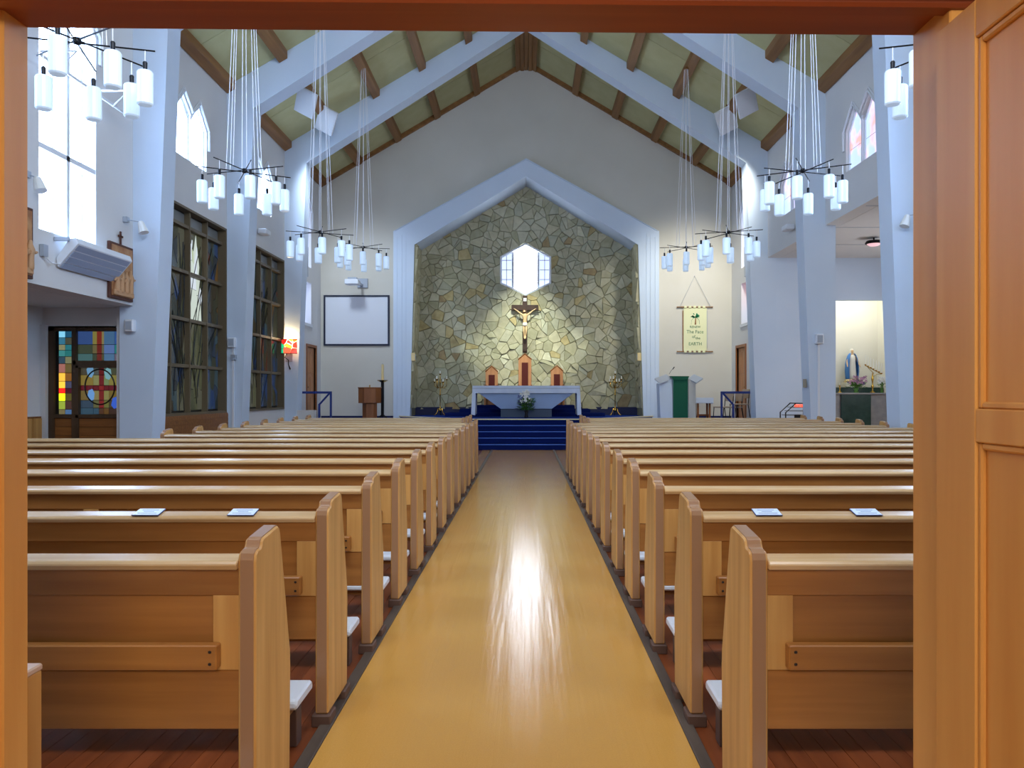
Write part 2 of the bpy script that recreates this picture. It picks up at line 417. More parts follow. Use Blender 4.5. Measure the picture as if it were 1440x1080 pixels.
# wall_left: bays 0,1 are over the side aisle; bays 2,3,4 come down to the floor
def wall(name, s, outer, holes, m='wall'):
    return struct(B().sheet(outer, holes, YZ, s * W, s * (W + .32)).obj(name, m))
hl = []
tall0 = (6.08, 7.40, 3.5, 6.5, 6.85)
BW = [(12.86, 16.1, 1.0, 4.78), (16.72, 19.93, 1.0, 4.78)]     # big stained windows (y0,y1,z0,z1)
sl4 = (21.75, 22.55, 3.38, 4.55)
lan4 = (21.75, 22.55, 5.0, 6.6, 6.95)
def lan1(o): y0, y1, z0, sh, ap = o; return [(y0, z0), (y1, z0), (y1, sh), ((y0 + y1) / 2, ap), (y0, sh)]
def rect(y0, y1, z0, z1): return [(y0, z0), (y1, z0), (y1, z1), (y0, z1)]
DOORL = (22.1, 23.0, .58, 2.72)
wl_outer = [(Y0, 2.78), (12.45, 2.78), (12.45, 0), (24.0, 0), (24.0, 7.95), (Y0, 7.95)]
holes_l = [lancet(*TALL), lancet(*tall0), lancet(*SM[3]), lancet(*SM[4]), lan1(lan4), rect(*sl4), rect(*BW[0]), rect(*BW[1]), rect(22.1, 23.0, .58, 2.72)]
wall_l = wall('wall_left', -1, wl_outer, holes_l)
wall_l['label'] = 'white side wall with the tall stained windows'
wr_outer = [(Y0, 0), (12.45, 0), (12.45, 4.88), (20.2, 4.88), (20.2, 0), (24.0, 0), (24.0, 7.95), (Y0, 7.95)]
holes_r = [lancet(*TALL), lancet(*tall0), lancet(*SM[3]), lancet(*SM[4]), lan1(lan4), rect(*sl4), rect(22.1, 23.0, .58, 2.72)]
wall_r = wall('wall_right', 1, wr_outer, holes_r)
wall_r['label'] = 'white side wall open to the side chapel'
def window(label):
    win_no[0] += 1; return sroot('window_%d' % win_no[0], label)
zt = [4.05, 4.58, 5.2, 5.85]
for s, gm in ((-1, 'sky'), (1, 'sky')):
    side = 'stained window side' if s < 0 else 'chapel side'
    for op in (tall0, TALL):
        v = window('tall white framed window high on the ' + side)
        lights(v, s, op, .23, gm, (zt, [4.58]), 2); hood(v, s, op)
for s, gm in ((-1, 'sky'), (1, 'pinkglass')):
    for k in (3, 4):
        v = window('small twin pointed window under the roof'); lights(v, s, SM[k], .08, gm, ([6.1], []), 1, fin=.018); hood(v, s, SM[k])
for s in (-1, 1):
    v = window('narrow pointed sanctuary window')
    y0, y1, z0, sh, ap = lan4; X = s * (W + .2)
    B().prism(lan1(lan4), YZ, X, X + s * .006).obj('pane', 'skyside', v)
    B().tube([(s * (W - .02), y0 - .06, sh - .5), (s * (W - .02), y0 - .06, sh), (s * (W - .02), (y0 + y1) / 2, ap + .1), (s * (W - .02), y1 + .06, sh), (s * (W - .02), y1 + .06, sh - .5)], .025, 4).obj('hood_mould', 'trimwhite', v)
    v = window('narrow square sanctuary window below the lancet')
    B().prism(rect(*sl4), YZ, X, X + s * .006).obj('pane', 'skyside' if s < 0 else 'pinkglass', v)
    B().box(s * (W - .03), s * (W + .2), sl4[0] - .06, sl4[1] + .06, sl4[2] - .08, sl4[2]).obj('window_sill', 'trimwhite', v)

# ---- big stained windows
def gcol(rgb, s): return glow('stained_%d' % R.randint(0, 1 << 30), rgb, s)
G_dark = [gcol(c, .12) for c in ((92, 100, 84), (78, 92, 92), (104, 104, 78), (70, 84, 100), (96, 88, 66), (60, 74, 78))]
G_blue = [gcol(c, .16) for c in ((66, 86, 116), (84, 112, 126), (60, 92, 150))]
G_bright = [gcol(c, .6) for c in ((214, 226, 214), (190, 204, 170), (226, 236, 246))]
G_ol = [gcol(c, .13) for c in ((140, 144, 108), (118, 124, 96), (152, 152, 128))]
G_red = [gcol(c, .15) for c in ((130, 70, 50), (150, 110, 50))]
M['hopper'] = mat('hopper_glass', (120, 122, 118), .3)
def big_window(v, y0, y1, z0, z1, seed, swoosh):
    r_ = random.Random(seed)
    X = -(W + .12); f = .045
    B().sheet(rect(y0, y1, z0, z1), [rect(y0 + f, y1 - f, z0 + f, z1 - f)], YZ, -(W - .04), -(W + .2)).obj('window_frame', 'bronzeframe', v)
    nc = 4; cw = (y1 - y0 - 2 * f) / nc; zs = [z0 + f, 1.9, 2.75, 3.62, 4.46, z1 - f]
    for k in range(1, nc): B().box(-(W + .02), -(W + .16), y0 + f + cw * k - .022, y0 + f + cw * k + .022, z0, z1).obj('mullion', 'bronzeframe', v)
    for z in zs[1:-1]: B().box(-(W + .03), -(W + .15), y0, y1, z - .03, z + .03).obj('transom', 'bronzeframe', v)
    B().box(X - .012, X - .03, y0, y1, z0, z1).obj('lead_backing', 'lead', v)
    for c in range(nc):
        a, b = y0 + f + cw * c + .026, y0 + f + cw * (c + 1) - .026
        for i in range(5):
            za, zb = zs[i] + .033, zs[i + 1] - .033
            if i == 4:
                B().prism(rect(a, b, za, zb), YZ, X, X - .006).obj('hopper_pane', 'hopper', v); continue
            # long upright shards: seeds in a space squeezed in z
            S = .42; sd = [(r_.uniform(a, b), r_.uniform(za, zb) * S) for _ in range(15)]
            for p in voronoi(sd, [(a, za * S), (b, za * S), (b, zb * S), (a, zb * S)]):
                p = tidy([(u, w_ / S) for u, w_ in p], .02)
                if len(p) < 3: continue
                q, cc = shrink(p, .007)
                t = (cc[1] - z0) / (z1 - z0); u = (cc[0] - y0) / (y1 - y0)
                cu = swoosh[0] + swoosh[1] * math.sin(t * 2.6 + swoosh[2])
                d = abs(u - cu)
                if d < .09 and .45 < t < .86: g = r_.choice(G_bright)
                elif d < .17: g = r_.choice(G_ol)
                elif t < .3 and r_.random() < .5: g = r_.choice(G_blue)
                elif r_.random() < .12: g = r_.choice(G_blue)
                elif r_.random() < .08: g = r_.choice(G_red)
                else: g = r_.choice(G_dark)
                B().prism(q, YZ, X, X - .006).obj('glass_piece', g, v)
def leads(v, y0, y1, z0, z1, cx, seed):
    r_ = random.Random(seed); X = -(W + .113)
    for k in range(17):
        yb = cx + r_.uniform(-.5, .5); sp_ = r_.uniform(-1.5, 1.5); h = r_.uniform(1.6, 3.4); zb = z0 + .05 + r_.uniform(0, .8)
        pts = []
        for i in range(11):
            t_ = i / 10; y = yb + sp_ * (t_ ** 1.7) + .12 * math.sin(t_ * 5 + k); z = zb + h * t_
            if y0 + .05 < y < y1 - .05 and z < 4.44: pts.append((X, y, z))
        if len(pts) > 3: B().tube(pts, .008, 4).obj('lead_line', 'lead', v)
v = window('tall stained glass window of grey and blue shards nearest the entrance'); big_window(v, *BW[0], 3, (.5, .14, .4)); leads(v, *BW[0], 14.6, 1)
v = window('tall stained glass window beside the coloured wall lamp'); big_window(v, *BW[1], 5, (.4, -.16, .2)); leads(v, *BW[1], 18.2, 2)
# timber dado under the first, its slats
dd = struct(B().box(-W + .01, -W + .04, 12.86, 16.15, 0, 1.0).obj('trim_1', 'wood_dk'), 'brown panelled dado under first stained window')
for k in range(12): B().box(-W + .04, -W + .052, 12.87, 16.14, .03 + k * .08, .10 + k * .08).obj('slat', 'wood_dk', dd)

# ------------------------------------------------------------------ left side aisle and its glazed door screen
sa = sroot('wall_left_side_aisle', 'low side aisle behind the rear pews')
B().box(-8.1, -7.8, Y0, 12.62, 1.03, 2.95).obj('outer_wall', 'wall', sa)
B().box(-8.1, -7.78, Y0, 12.62, 0, 1.03).obj('dado_panel', 'wood_dk', sa)
B().box(-8.1, -W - .33, Y0, 12.9, 2.78, 3.0).obj('soffit', 'wall', sa)
for k, yy in enumerate([12.3, 12.05, 11.8]): B().box(-7.78, -7.74, yy, yy + .2, 0, 1.0).obj('dado_board', 'wood_z', sa)
def sx(x): return (x - 740) * 12.55 / F
def sz(y): return CAMZ + (553 - y) * 12.55 / F
B().box(-8.1, -6.38, 12.62, 12.9, 2.46, 2.8).obj('lintel', 'wall', sa)
B().box(-8.1, sx(64), 12.55, 12.9, 0, 2.5).obj('return_wall', 'wall', sa)
dv = sroot('door_1', 'glazed entrance screen with red cross stained glass door')
Yd = 12.62
def fr(x0, x1, y0, y1, nm='door_frame', m='wood_dk', d0=0, d1=.09, ): return B().box(sx(x0), sx(x1), Yd + d0, Yd + d1, sz(y1), sz(y0)).obj(nm, m, dv)
M['doorframe'] = noise_mat('dark_door_frame', (82, 62, 42), (64, 48, 32), (9, 9, 1), 1.2, .45)
fr(64, 72, 460, 650, m='doorframe'); fr(64, 174, 458, 465, m='doorframe'); fr(98, 104, 460, 650, m='doorframe', d0=-.02)
fr(100, 174, 507, 513, m='doorframe', d0=-.02); fr(104, 108, 514, 650, 'door_stile', 'doorframe', -.03, .05); fr(104, 174, 513, 517, 'door_rail', 'doorframe', -.03, .05)
fr(104, 174, 583, 588, 'door_rail', 'doorframe', -.03, .05); fr(72, 100, 583, 588, m='doorframe')
for k in range(7): B().box(sx(108), sx(174), Yd, Yd + .04, .02 + k * .14, .155 + k * .14).obj('door_slat', 'wood_dk', dv)
for k in range(7): B().box(sx(72), sx(98), Yd + .03, Yd + .05, .02 + k * .14, .155 + k * .14).obj('side_slat', 'wood_dk', dv)
B().box(sx(70), sx(174), Yd + .05, Yd + .07, 0, 2.5).obj('lead_backing', 'lead', dv)
gl = {}
def gp(x0, y0, x1, y1, rgb, s=.45, pts=None, front=0):
    key = (rgb, s)
    if key not in gl: gl[key] = gcol(rgb, s)
    pp = pts or [(x0, y1), (x1, y1), (x1, y0), (x0, y0)]
    pp = [(sx(a), sz(b)) for a, b in pp]
    q = pp if front else shrink(pp, .006)[0]
    B().prism(q, XZ, Yd + .035 - front, Yd + .045 - front).obj('glass_piece', gl[key], dv)
side = [((120, 190, 220), .9), ((60, 130, 160), .5), ((150, 150, 110), .5), ((70, 150, 150), .5), ((60, 90, 110), .4), ((170, 110, 100), .6), ((236, 176, 60), 1.0), ((240, 184, 60), 1.1), ((240, 30, 20), 1.3), ((216, 240, 20), 1.4), ((150, 170, 60), .7), ((130, 120, 80), .5)]
ys = [465, 474, 484, 492, 501, 511, 524, 536, 546, 553, 564, 576, 583]
for i in range(12):
    c, s_ = side[i]; gp(77, ys[i], 86, ys[i + 1], c, s_)
    c2 = [(40, 110, 150), (90, 90, 70), (50, 140, 150), (50, 140, 140), (150, 150, 110), (130, 110, 60), (170, 110, 40), (90, 90, 120), (90, 20, 40), (110, 100, 40), (90, 60, 50), (90, 130, 180)][i]
    gp(86, ys[i], 97, ys[i + 1], c2, .4)
xs = [104, 125, 131, 138, 141, 156, 174]; yr = [465, 484, 497, 507]
tp = [[(60, 90, 150), (150, 140, 70), (140, 50, 36), (150, 140, 90), (80, 120, 160), (60, 100, 170)], [(70, 80, 60), (120, 110, 70), (120, 40, 30), (110, 110, 80), (100, 130, 190), (50, 140, 140)], [(80, 120, 120), (70, 80, 60), (120, 44, 34), (90, 90, 60), (90, 130, 170), (120, 110, 130)]]
for i in range(3):
    for j in range(6): gp(xs[j], yr[i], xs[j + 1], yr[i + 1], tp[i][j], .42)
xs = [108, 126, 134, 141, 148, 164, 174]; yr = [517, 527, 542, 549, 563, 574, 583]
tp = [[(84, 78, 60), (90, 96, 90), (110, 30, 30), (90, 120, 110), (80, 84, 60), (110, 80, 100)],
      [(150, 130, 60), (150, 150, 96), (120, 34, 34), (130, 150, 100), (150, 140, 70), (170, 160, 80)],
      [(110, 30, 40), (110, 30, 36), (150, 40, 40), (110, 30, 36), (110, 30, 40), (100, 30, 50)],
      [(130, 110, 60), (150, 140, 90), (130, 40, 36), (150, 146, 86), (130, 110, 50), (160, 150, 80)],
      [(60, 80, 100), (110, 110, 70), (140, 40, 40), (120, 120, 60), (80, 70, 50), (110, 90, 90)],
      [(60, 90, 110), (60, 90, 110), (90, 60, 40), (110, 80, 40), (70, 50, 40), (60, 80, 130)]]
for i in range(6):
    for j in range(6): gp(xs[j], yr[i], xs[j + 1], yr[i + 1], tp[i][j], .42)
for cx, cy, rgb, fl in ((122, 523, (110, 160, 200), 1), (147, 526, (120, 170, 180), 1), (123, 555, (110, 160, 220), -1), (157, 566, (60, 100, 210), -1)):
    pts = [(cx - 5, cy - 4 * fl), (cx - 1, cy - 9 * fl), (cx + 4, cy - 7 * fl), (cx + 5, cy + 2 * fl), (cx + 2, cy + 8 * fl), (cx - 3, cy + 6 * fl)]
    gp(0, 0, 0, 0, rgb, .55, pts=pts if fl > 0 else pts[::-1], front=.012)
B().tube([(sx(136 + 21 * math.cos(t)), Yd + .02, sz(544 + 25 * math.sin(t))) for t in [2 * math.pi * k / 32 for k in range(33)]], .012, 5).obj('lead_ring', 'lead', dv)

# ------------------------------------------------------------------ chapel beyond the right-hand openings
ch = sroot('wall_right_chapel', 'side chapel opening off the banner side')
B().box(6.53, 10.4, 12.46, 20.4, 4.88, 5.1).obj('chapel_ceiling', 'wall', ch)
B().box(10.1, 10.4, 12.6, 20.4, 0, 4.9).obj('outer_wall', 'wall', ch)
B().box(6.3, 10.3, 12.45, 12.62, 0, 4.9).obj('rear_wall', 'wall', ch)
nx0, nx1, nz = 7.55, 9.7, 3.79
B().box(5.92, nx0, 20.1, 20.4, 0, 4.9).box(nx1, 10.3, 20.1, 20.4, 0, 4.9).box(nx0, nx1, 20.1, 20.25, nz, 4.9).obj('end_wall', 'column', ch)
B().box(nx0 - .1, nx1 + .1, 21.6, 21.7, 0, 4.9).box(nx0 - .1, nx0, 20.4, 21.7, 0, 4.9).box(nx1, nx1 + .1, 20.4, 21.7, 0, 4.9).box(nx0 - .1, nx1 + .1, 20.25, 21.7, 4.6, 4.7).obj('niche_wall', 'plaster', ch)
for k in range(1, 4): B().box(6.3, 10.1, 12.6 + k * 1.9 - .01, 12.6 + k * 1.9 + .01, 4.872, 4.882).obj('ceiling_joint', 'grey', ch)
B().box(7.9, 9.5, 20.27, 20.33, 3.80, 3.87).obj('niche_tube', mat('niche_tube_light', (255, 255, 255), .5, emit=(214, 222, 255), es=9), ch)
area_light('niche_light', (8.65, 20.75, 4.4), (8.65, 21.3, 1.5), 1.8, .3, 19, (1.0, .97, .84))
v_c = fill_chapel = B().box(10.06, 10.09, 14.2, 18.6, 1.6, 3.6).obj('chapel_fill_panel', glow('chapel_fill_glow', (230, 232, 240), 3.2), ch)
for yy in (14.2, 15.3, 16.4, 17.5, 18.6): B().box(10.02, 10.09, yy - .04, yy + .04, 1.55, 3.65).obj('window_mullion', 'trimwhite', ch)

# ------------------------------------------------------------------ back wall with the arch opening
outer = [(-6.5, 0), (6.5, 0), (6.5, roof(6.5)), (0, roof(0)), (-6.5, roof(6.5))]
hole = [(-3.7, .01), (3.7, .01), (3.7, 6.05), (0, 8.15), (-3.7, 6.05)]
wb = struct(B().sheet(outer, [hole], XZ, YB, YB + .25).obj('wall_back', 'cream'), 'cream end wall around the chancel arch')
for s in (-1, 1):
    B().box(s * 3.97, s * 6.18, YB - .03, YB, .58, .72).obj('skirting_board', 'skirt', wb)
# arch
arch = sroot('trim_2', 'white pointed concrete chancel arch around the stone wall')
ob = [(-3.96, .5), (-3.96, 6.23), (0, 8.40), (3.96, 6.23), (3.96, .5), (3.50, .5), (3.33, 5.83), (0, 7.86), (-3.33, 5.83), (-3.47, .5)]
B().prism(ob, XZ, YA, YA + .32).obj('arch_band', 'column', arch)
ib = [(-3.40, 5.86), (0, 7.93), (3.40, 5.86), (3.33, 5.83), (0, 7.86), (-3.33, 5.83)]
B().prism(ib, XZ, YA + .3, YS + .1).obj('arch_soffit', 'column', arch)
for s in (-1, 1):
    for xx in (3.86, 3.72, 3.60): B().box(s * xx, s * (xx - .02), YA - .012, YA, .72, 6.0 + (3.96 - xx) * .5).obj('fluting', 'column', arch)
    B().tube([(s * 3.9, YA - .008, 6.24), (0, YA - .008, 8.36)], .012, 4).obj('arch_bead', 'column', arch)

# ------------------------------------------------------------------ stone wall
sw = sroot('wall_stone', 'crazy-paved pale stone wall behind the altar')
HEX = [(0, 4.45), (.80, 4.83), (.80, 5.68), (0, 6.10), (-.80, 5.68), (-.80, 4.83)]
HEX = [(x - .02, z) for x, z in HEX]
bound = [(-3.5, .9), (3.5, .9), (3.42, 5.88), (0, 7.95), (-3.42, 5.88)]
B().sheet(bound, [HEX], XZ, YS, YS + .3).obj('mortar_bed', 'mortar', sw)
B().box(-3.5, 3.5, YS - .06, YS + .05, .7, .97).obj('skirting_board', 'skirt', sw)
seeds = []
rr = random.Random(21); tries = 0
while tries < 9000 and len(seeds) < 330:
    tries += 1
    q = (rr.uniform(-3.45, 3.45), rr.uniform(.95, 7.85))
    if not inside(q, bound) or inside(q, HEX): continue
    dmin = .27 + .05 * (math.sin(q[0] * 1.7 + 1) * math.sin(q[1] * 1.3)) + rr.choice((0, 0, .1, -.08))
    if all((q[0] - s[0]) ** 2 + ((q[1] - s[1]) * 1.2) ** 2 > dmin * dmin for s in seeds): seeds.append(q)
cells = []
for sd, p in zip(seeds, voronoi(seeds, bound)):
    if not p: continue
    best = max(range(6), key=lambda i: ((HEX[(i + 1) % 6][1] - HEX[i][1]) * (sd[0] - HEX[i][0]) - (HEX[(i + 1) % 6][0] - HEX[i][0]) * (sd[1] - HEX[i][1])) / math.hypot(HEX[(i + 1) % 6][1] - HEX[i][1], HEX[(i + 1) % 6][0] - HEX[i][0]))
    a, b = HEX[best], HEX[(best + 1) % 6]; nx_, ny_ = (b[1] - a[1]), -(b[0] - a[0])
    if math.hypot(sd[0], sd[1] - 5.27) < 2: p = clip(p, -nx_, -ny_, -(a[0] * nx_ + a[1] * ny_))
    def split(p, lim):
        if area(p) < lim: return [p]
        c_ = (sum(q[0] for q in p) / len(p) + rr.uniform(-.03, .03), sum(q[1] for q in p) / len(p) + rr.uniform(-.03, .03))
        far = max(p, key=lambda q: math.hypot(q[0] - c_[0], q[1] - c_[1])); an = math.atan2(far[1] - c_[1], far[0] - c_[0]) + rr.uniform(-.5, .5)
        nx__, ny__ = math.cos(an), math.sin(an); d_ = c_[0] * nx__ + c_[1] * ny__
        return split(clip(p, nx__, ny__, d_), lim * 1.5) + split(clip(p, -nx__, -ny__, -d_), lim * 1.5)
    lim = rr.choice((.03, .05, .08, .13)) * (1.5 if sd[1] < 2.3 else 1)
    for p_ in split(tidy(p), lim):
        p_ = tidy(p_, .02)
        if len(p_) >= 3 and area(p_) > .003: cells.append(p_)
cells.sort(key=area, reverse=True)
def stone(bm, p, f, h, g=.005, ch_=.010):
    q0, c = shrink(p, g); q1, _ = shrink(p, g + ch_)
    tx, ty = rr.uniform(-.22, .22), rr.uniform(-.22, .22)
    A = [bm.bm.verts.new(f(u, v, 0)) for u, v in q0]
    Cm = [bm.bm.verts.new(f(u, v, max(.008, h * .6 + (u - c[0]) * tx + (v - c[1]) * ty))) for u, v in q0]
    D = [bm.bm.verts.new(f(u, v, max(.012, h + (u - c[0]) * tx + (v - c[1]) * ty))) for u, v in q1]
    n = len(A)
    for i in range(n):
        j = (i + 1) % n
        bm.bm.faces.new((A[i], A[j], Cm[j], Cm[i])); bm.bm.faces.new((Cm[i], Cm[j], D[j], D[i]))
    bm.bm.faces.new(D); bm.bm.faces.new(A[::-1]); return c
rest = {}
for i, p in enumerate(cells):
    k = rr.choices(range(6), (6, 5, 5, .9, 2, .25))[0]
    fz = lambda u, v, t: (u, YS - t, v)
    if i < 298:
        b_ = B(); c = stone(b_, p, fz, rr.uniform(.03, .07)); b_.obj('stone', STONE[k], sw, origin=(c[0], YS, c[1]))
    else:
        b_ = rest.setdefault(k, B()); stone(b_, p, fz, rr.uniform(.03, .07))
for k, b_ in rest.items():
    o = b_.obj('small_stones', STONE[k], sw); o['kind'] = 'stuff'
for s in (-1, 1):   # reveals
    sb = B(); a0 = lambda z: 3.50 - (z - .7) * .033
    sd = [(rr.uniform(YA + .1, YS), rr.uniform(.95, 5.9)) for _ in range(46)]
    for p in voronoi(sd, rect(YA + .04, YS - .02, .95, 5.88)):
        p = tidy(p)
        if len(p) >= 3: stone(sb, p, lambda u, v, t: (s * (a0(v) - .03 - t * .6), u, v), rr.uniform(.03, .06))
    o = sb.obj('reveal_stones', STONE[0], sw); o['kind'] = 'stuff'
    B().hexa([(s * 3.47, YA + .03, .7), (s * 3.9, YA + .03, .7), (s * 3.9, YS + .1, .7), (s * 3.47, YS + .1, .7)], [(s * 3.30, YA + .03, 5.9), (s * 3.9, YA + .03, 5.9), (s * 3.9, YS + .1, 5.9), (s * 3.30, YS + .1, 5.9)]).obj('reveal_bed', 'mortar', sw)
# hexagonal window
hw = window('six sided window above the crucifix, three lights')
def hx(k, c=(-.02, 5.275)): return [(c[0] + (x - c[0]) * k, c[1] + (z - c[1]) * k) for x, z in HEX]
B().sheet(hx(1.0), [hx(.93)], XZ, YS - .04, YS + .2).obj('window_frame', 'trimwhite', hw)
for xx in (-.42, .38): B().box(xx - .028, xx + .028, YS + .05, YS + .15, 4.5, 6.0).obj('mullion', 'grey', hw)
hxp = hx(.94)
for (a, b) in ((-.9, -.45), (-.39, .35), (.41, .9)):
    for (c0, c1, nn) in (((4.4, 4.95, 0), (4.96, 5.6, 0), (5.61, 6.2, 0))):
        p = clip(clip(clip(clip(hxp, 1, 0, b), -1, 0, -a), 0, 1, c1), 0, -1, -c0)
        if len(p) > 2: B().prism(p, XZ, YS + .12, YS + .13).obj('pane', 'skyhex' if abs(a + b) < .3 else gcol((190, 206, 250), 1.15), hw)
B().tube([(-.02, YS + .11, 4.8), (-.02, YS + .11, 5.75)], .012, 4).tube([(-.2, YS + .11, 5.5), (.16, YS + .11, 5.5)], .012, 4).obj('lead_cross', 'grey', hw)
for s_ in (-1, 1):
    for zz in (4.98, 5.28, 5.58): B().tube([(s_ * .44 - .02, YS + .115, zz), (s_ * .74 - .02, YS + .115, zz)], .008, 4).obj('lead_line', 'lead', hw)
    B().tube([(s_ * .6 - .02, YS + .115, 4.78), (s_ * .6 - .02, YS + .115, 5.75)], .008, 4).obj('lead_line', 'lead', hw)

# ------------------------------------------------------------------ portal frames
def rib(y, side):
    o = None
    half = [(5.93, 0), (5.64, 7.31), (0, 10.90), (0, 11.6), (6.41, 7.9), (6.41, 0)]
    pts = half + [(-x, z) for x, z in half[::-1] if x > 0]
    return B().prism([(5.93, 0), (5.64, 7.31), (0, 10.90), (-5.64, 7.31), (-5.93, 0), (-6.41, 0), (-6.41, 7.9), (0, 11.6), (6.41, 7.9), (6.41, 0)], XZ, y, y + TH)
for i, y in enumerate(YF): struct(rib(y, 0).obj('trim_%d' % (i + 3), 'column', bevel=0), 'white concrete portal frame across the hall')

# ------------------------------------------------------------------ ceiling
cl = struct(B().hexa([(-6.6, Y0, roof(6.6) + .06), (0, Y0, roof(0) + .06), (6.6, Y0, roof(6.6) + .06), (6.6, Y0, roof(6.6) + .3), (0, Y0, roof(0) + .3), (-6.6, Y0, roof(6.6) + .3)],
            [(-6.6, 24.2, roof(6.6) + .06), (0, 24.2, roof(0) + .06), (6.6, 24.2, roof(6.6) + .06), (6.6, 24.2, roof(6.6) + .3), (0, 24.2, roof(0) + .3), (-6.6, 24.2, roof(6.6) + .3)]).obj('ceiling', 'dark'), 'pitched ceiling of pale green boards between brown beams')
PX = [.24, 1.47, 2.66, 3.84, 5.03, 6.1]
for s in (-1, 1):
    for i, px in enumerate(PX):
        w_ = .085 if i else .07
        z = roof(px)
        for (a, b) in BAYS:
            B().hexa([(s * (px - w_), a, roof(px - w_) - .17), (s * (px + w_), a, roof(px + w_) - .17), (s * (px + w_), a, roof(px + w_) + .05), (s * (px - w_), a, roof(px - w_) + .05)],
                     [(s * (px - w_), b, roof(px - w_) - .17), (s * (px + w_), b, roof(px + w_) - .17), (s * (px + w_), b, roof(px + w_) + .05), (s * (px - w_), b, roof(px - w_) + .05)]).obj('purlin', 'purlin', cl, .008)
    edges = PX
    for (a, b) in BAYS:
        for p0, p1 in zip(edges, edges[1:]):
            for k in range(2):
                ya = a + (b - a) * k / 2; yb = a + (b - a) * (k + 1) / 2
                x0, x1 = p0 + .05, p1 - .05
                B().hexa([(s * x0, ya + .006, roof(x0) - .01), (s * x1, ya + .006, roof(x1) - .01), (s * x1, yb - .006, roof(x1) - .01), (s * x0, yb - .006, roof(x0) - .01)],
                         [(s * x0, ya + .006, roof(x0) + .03), (s * x1, ya + .006, roof(x1) + .03), (s * x1, yb - .006, roof(x1) + .03), (s * x0, yb - .006, roof(x0) + .03)]).obj('ceiling_board', 'panel', cl, origin=(s * (x0 + x1) / 2, (ya + yb) / 2, roof(x0)))
    B().hexa([(0, YB - .10, roof(0) - .14), (s * 6.2, YB - .10, roof(6.2) - .14), (s * 6.2, YB - .10, roof(6.2) + .02), (0, YB - .10, roof(0) + .02)],
             [(0, YB, roof(0) - .14), (s * 6.2, YB, roof(6.2) - .14), (s * 6.2, YB, roof(6.2) + .02), (0, YB, roof(0) + .02)]).obj('verge_board', 'purlin', cl)
for (a, b) in BAYS:
    for xx in (-.12, 0, .12): B().box(xx - .055, xx + .055, a, b, 11.12 + (0 if xx else .02), 11.4).obj('ridge_board', 'purlin', cl, .006)

# ------------------------------------------------------------------ entrance wall and door frame
ef = struct(B().sheet([(-8.1, 0), (-1.2, 0), (-1.2, 2.3), (.95, 2.3), (.95, 0), (6.5, 0), (6.5, 7.6), (0, 11.4), (-6.5, 7.6), (-8.1, 6.6)], [], XZ, Y0, Y0 + .14).obj('wall_front', 'wall'), 'entrance wall around the double doors')
de = sroot('door_2', 'varnished timber entrance door frame with an open leaf')
B().box(-1.047, -1.12, 1.566, 1.645, 0, 2.3).obj('door_jamb', 'door', de, .003)
B().box(-1.072, -1.22, 1.50, 1.57, 0, 2.3).obj('jamb_lining', 'door', de, .003)
B().box(.8125, .86, 1.5, 1.645, 0, 2.3).obj('door_jamb', 'door', de, .003)
B().box(.85, 1.0, 1.49, 1.64, 0, 2.3).obj('jamb_lining', 'door', de, .003)
hd = B().box(-1.2, .95, 1.53, 1.645, 2.158, 2.35).obj('door_header', 'header', de, .004)
B().box(-1.2, .95, 1.485, 1.53, 2.142, 2.35).obj('header_stop', 'header', de, .006)
B().box(-1.2, .95, 1.45, 1.485, 2.155, 2.35).obj('header_bead', 'crosswood', de, .008)
for o in de.children:
    if o.name.startswith('header') or o.name.startswith('door_header'): o.rotation_euler.y = math.radians(.5)
# right leaf, swung back toward the camera
Xl = .752
lf = B().box(Xl, Xl + .045, 1.31, 1.435, .01, 2.06).obj('door_stile', 'door', de, .002)
B().box(Xl, Xl + .045, .62, .745, .01, 2.06).obj('door_stile', 'door', de, .002)
for z0, z1 in ((.01, .24), (1.318, 1.374), (1.995, 2.06)): B().box(Xl, Xl + .045, .745, 1.31, z0, z1).obj('door_rail', 'door', de, .002)
for z0, z1 in ((.24, 1.318), (1.374, 1.995)):
    B().box(Xl + .012, Xl + .03, .745, 1.31, z0, z1).obj('door_panel', 'door', de)
    for (a, b, c, d) in ((1.298, 1.31, z0, z1), (.745, .757, z0, z1)): B().box(Xl + .004, Xl + .014, a, b, c, d).obj('panel_bead', 'door', de, .003)
    for c in (z0, z1 - .012): B().box(Xl + .004, Xl + .014, .757, 1.298, c, c + .012).obj('panel_bead', 'door', de, .003)
B().box(-1.12, -1.165, .6, 1.47, .01, 2.06).obj('door_leaf', 'door', de, .003)
fy = struct(B().box(-2.2, 2.2, -2.6, 1.3, 2.75, 2.9).obj('ceiling_foyer', 'wall'), 'low foyer ceiling')
struct(B().box(-2.4, -2.2, -2.6, 1.5, 0, 2.9).obj('wall_foyer_left', 'cream')); struct(B().box(2.2, 2.4, -2.6, 1.5, 0, 2.9).obj('wall_foyer_right', 'cream'))
struct(B().box(-2.2, -1.2, 1.4, 1.5, 0, 2.75).box(.98, 2.2, 1.4, 1.5, 0, 2.75).box(-1.2, .98, 1.42, 1.5, 2.34, 2.75).obj('wall_foyer_front', 'cream'))
# corner of the small wooden stand by the left jamb
t = thing('wooden_stand', 'small orange wooden stand just inside the doorway, white cut edge', 'stand', (-1.1, 1.9, 0))
B().box(-1.5, -1.244, 1.95, 2.01, 0, .69).obj('cabinet', 'door', t, .003); B().box(-1.5, -1.242, 1.945, 2.012, .69, .707).obj('stand_top', noise_mat('stand_top', (226, 190, 160), (210, 170, 140), (3, 3, 3), 1, .4), t, .004)

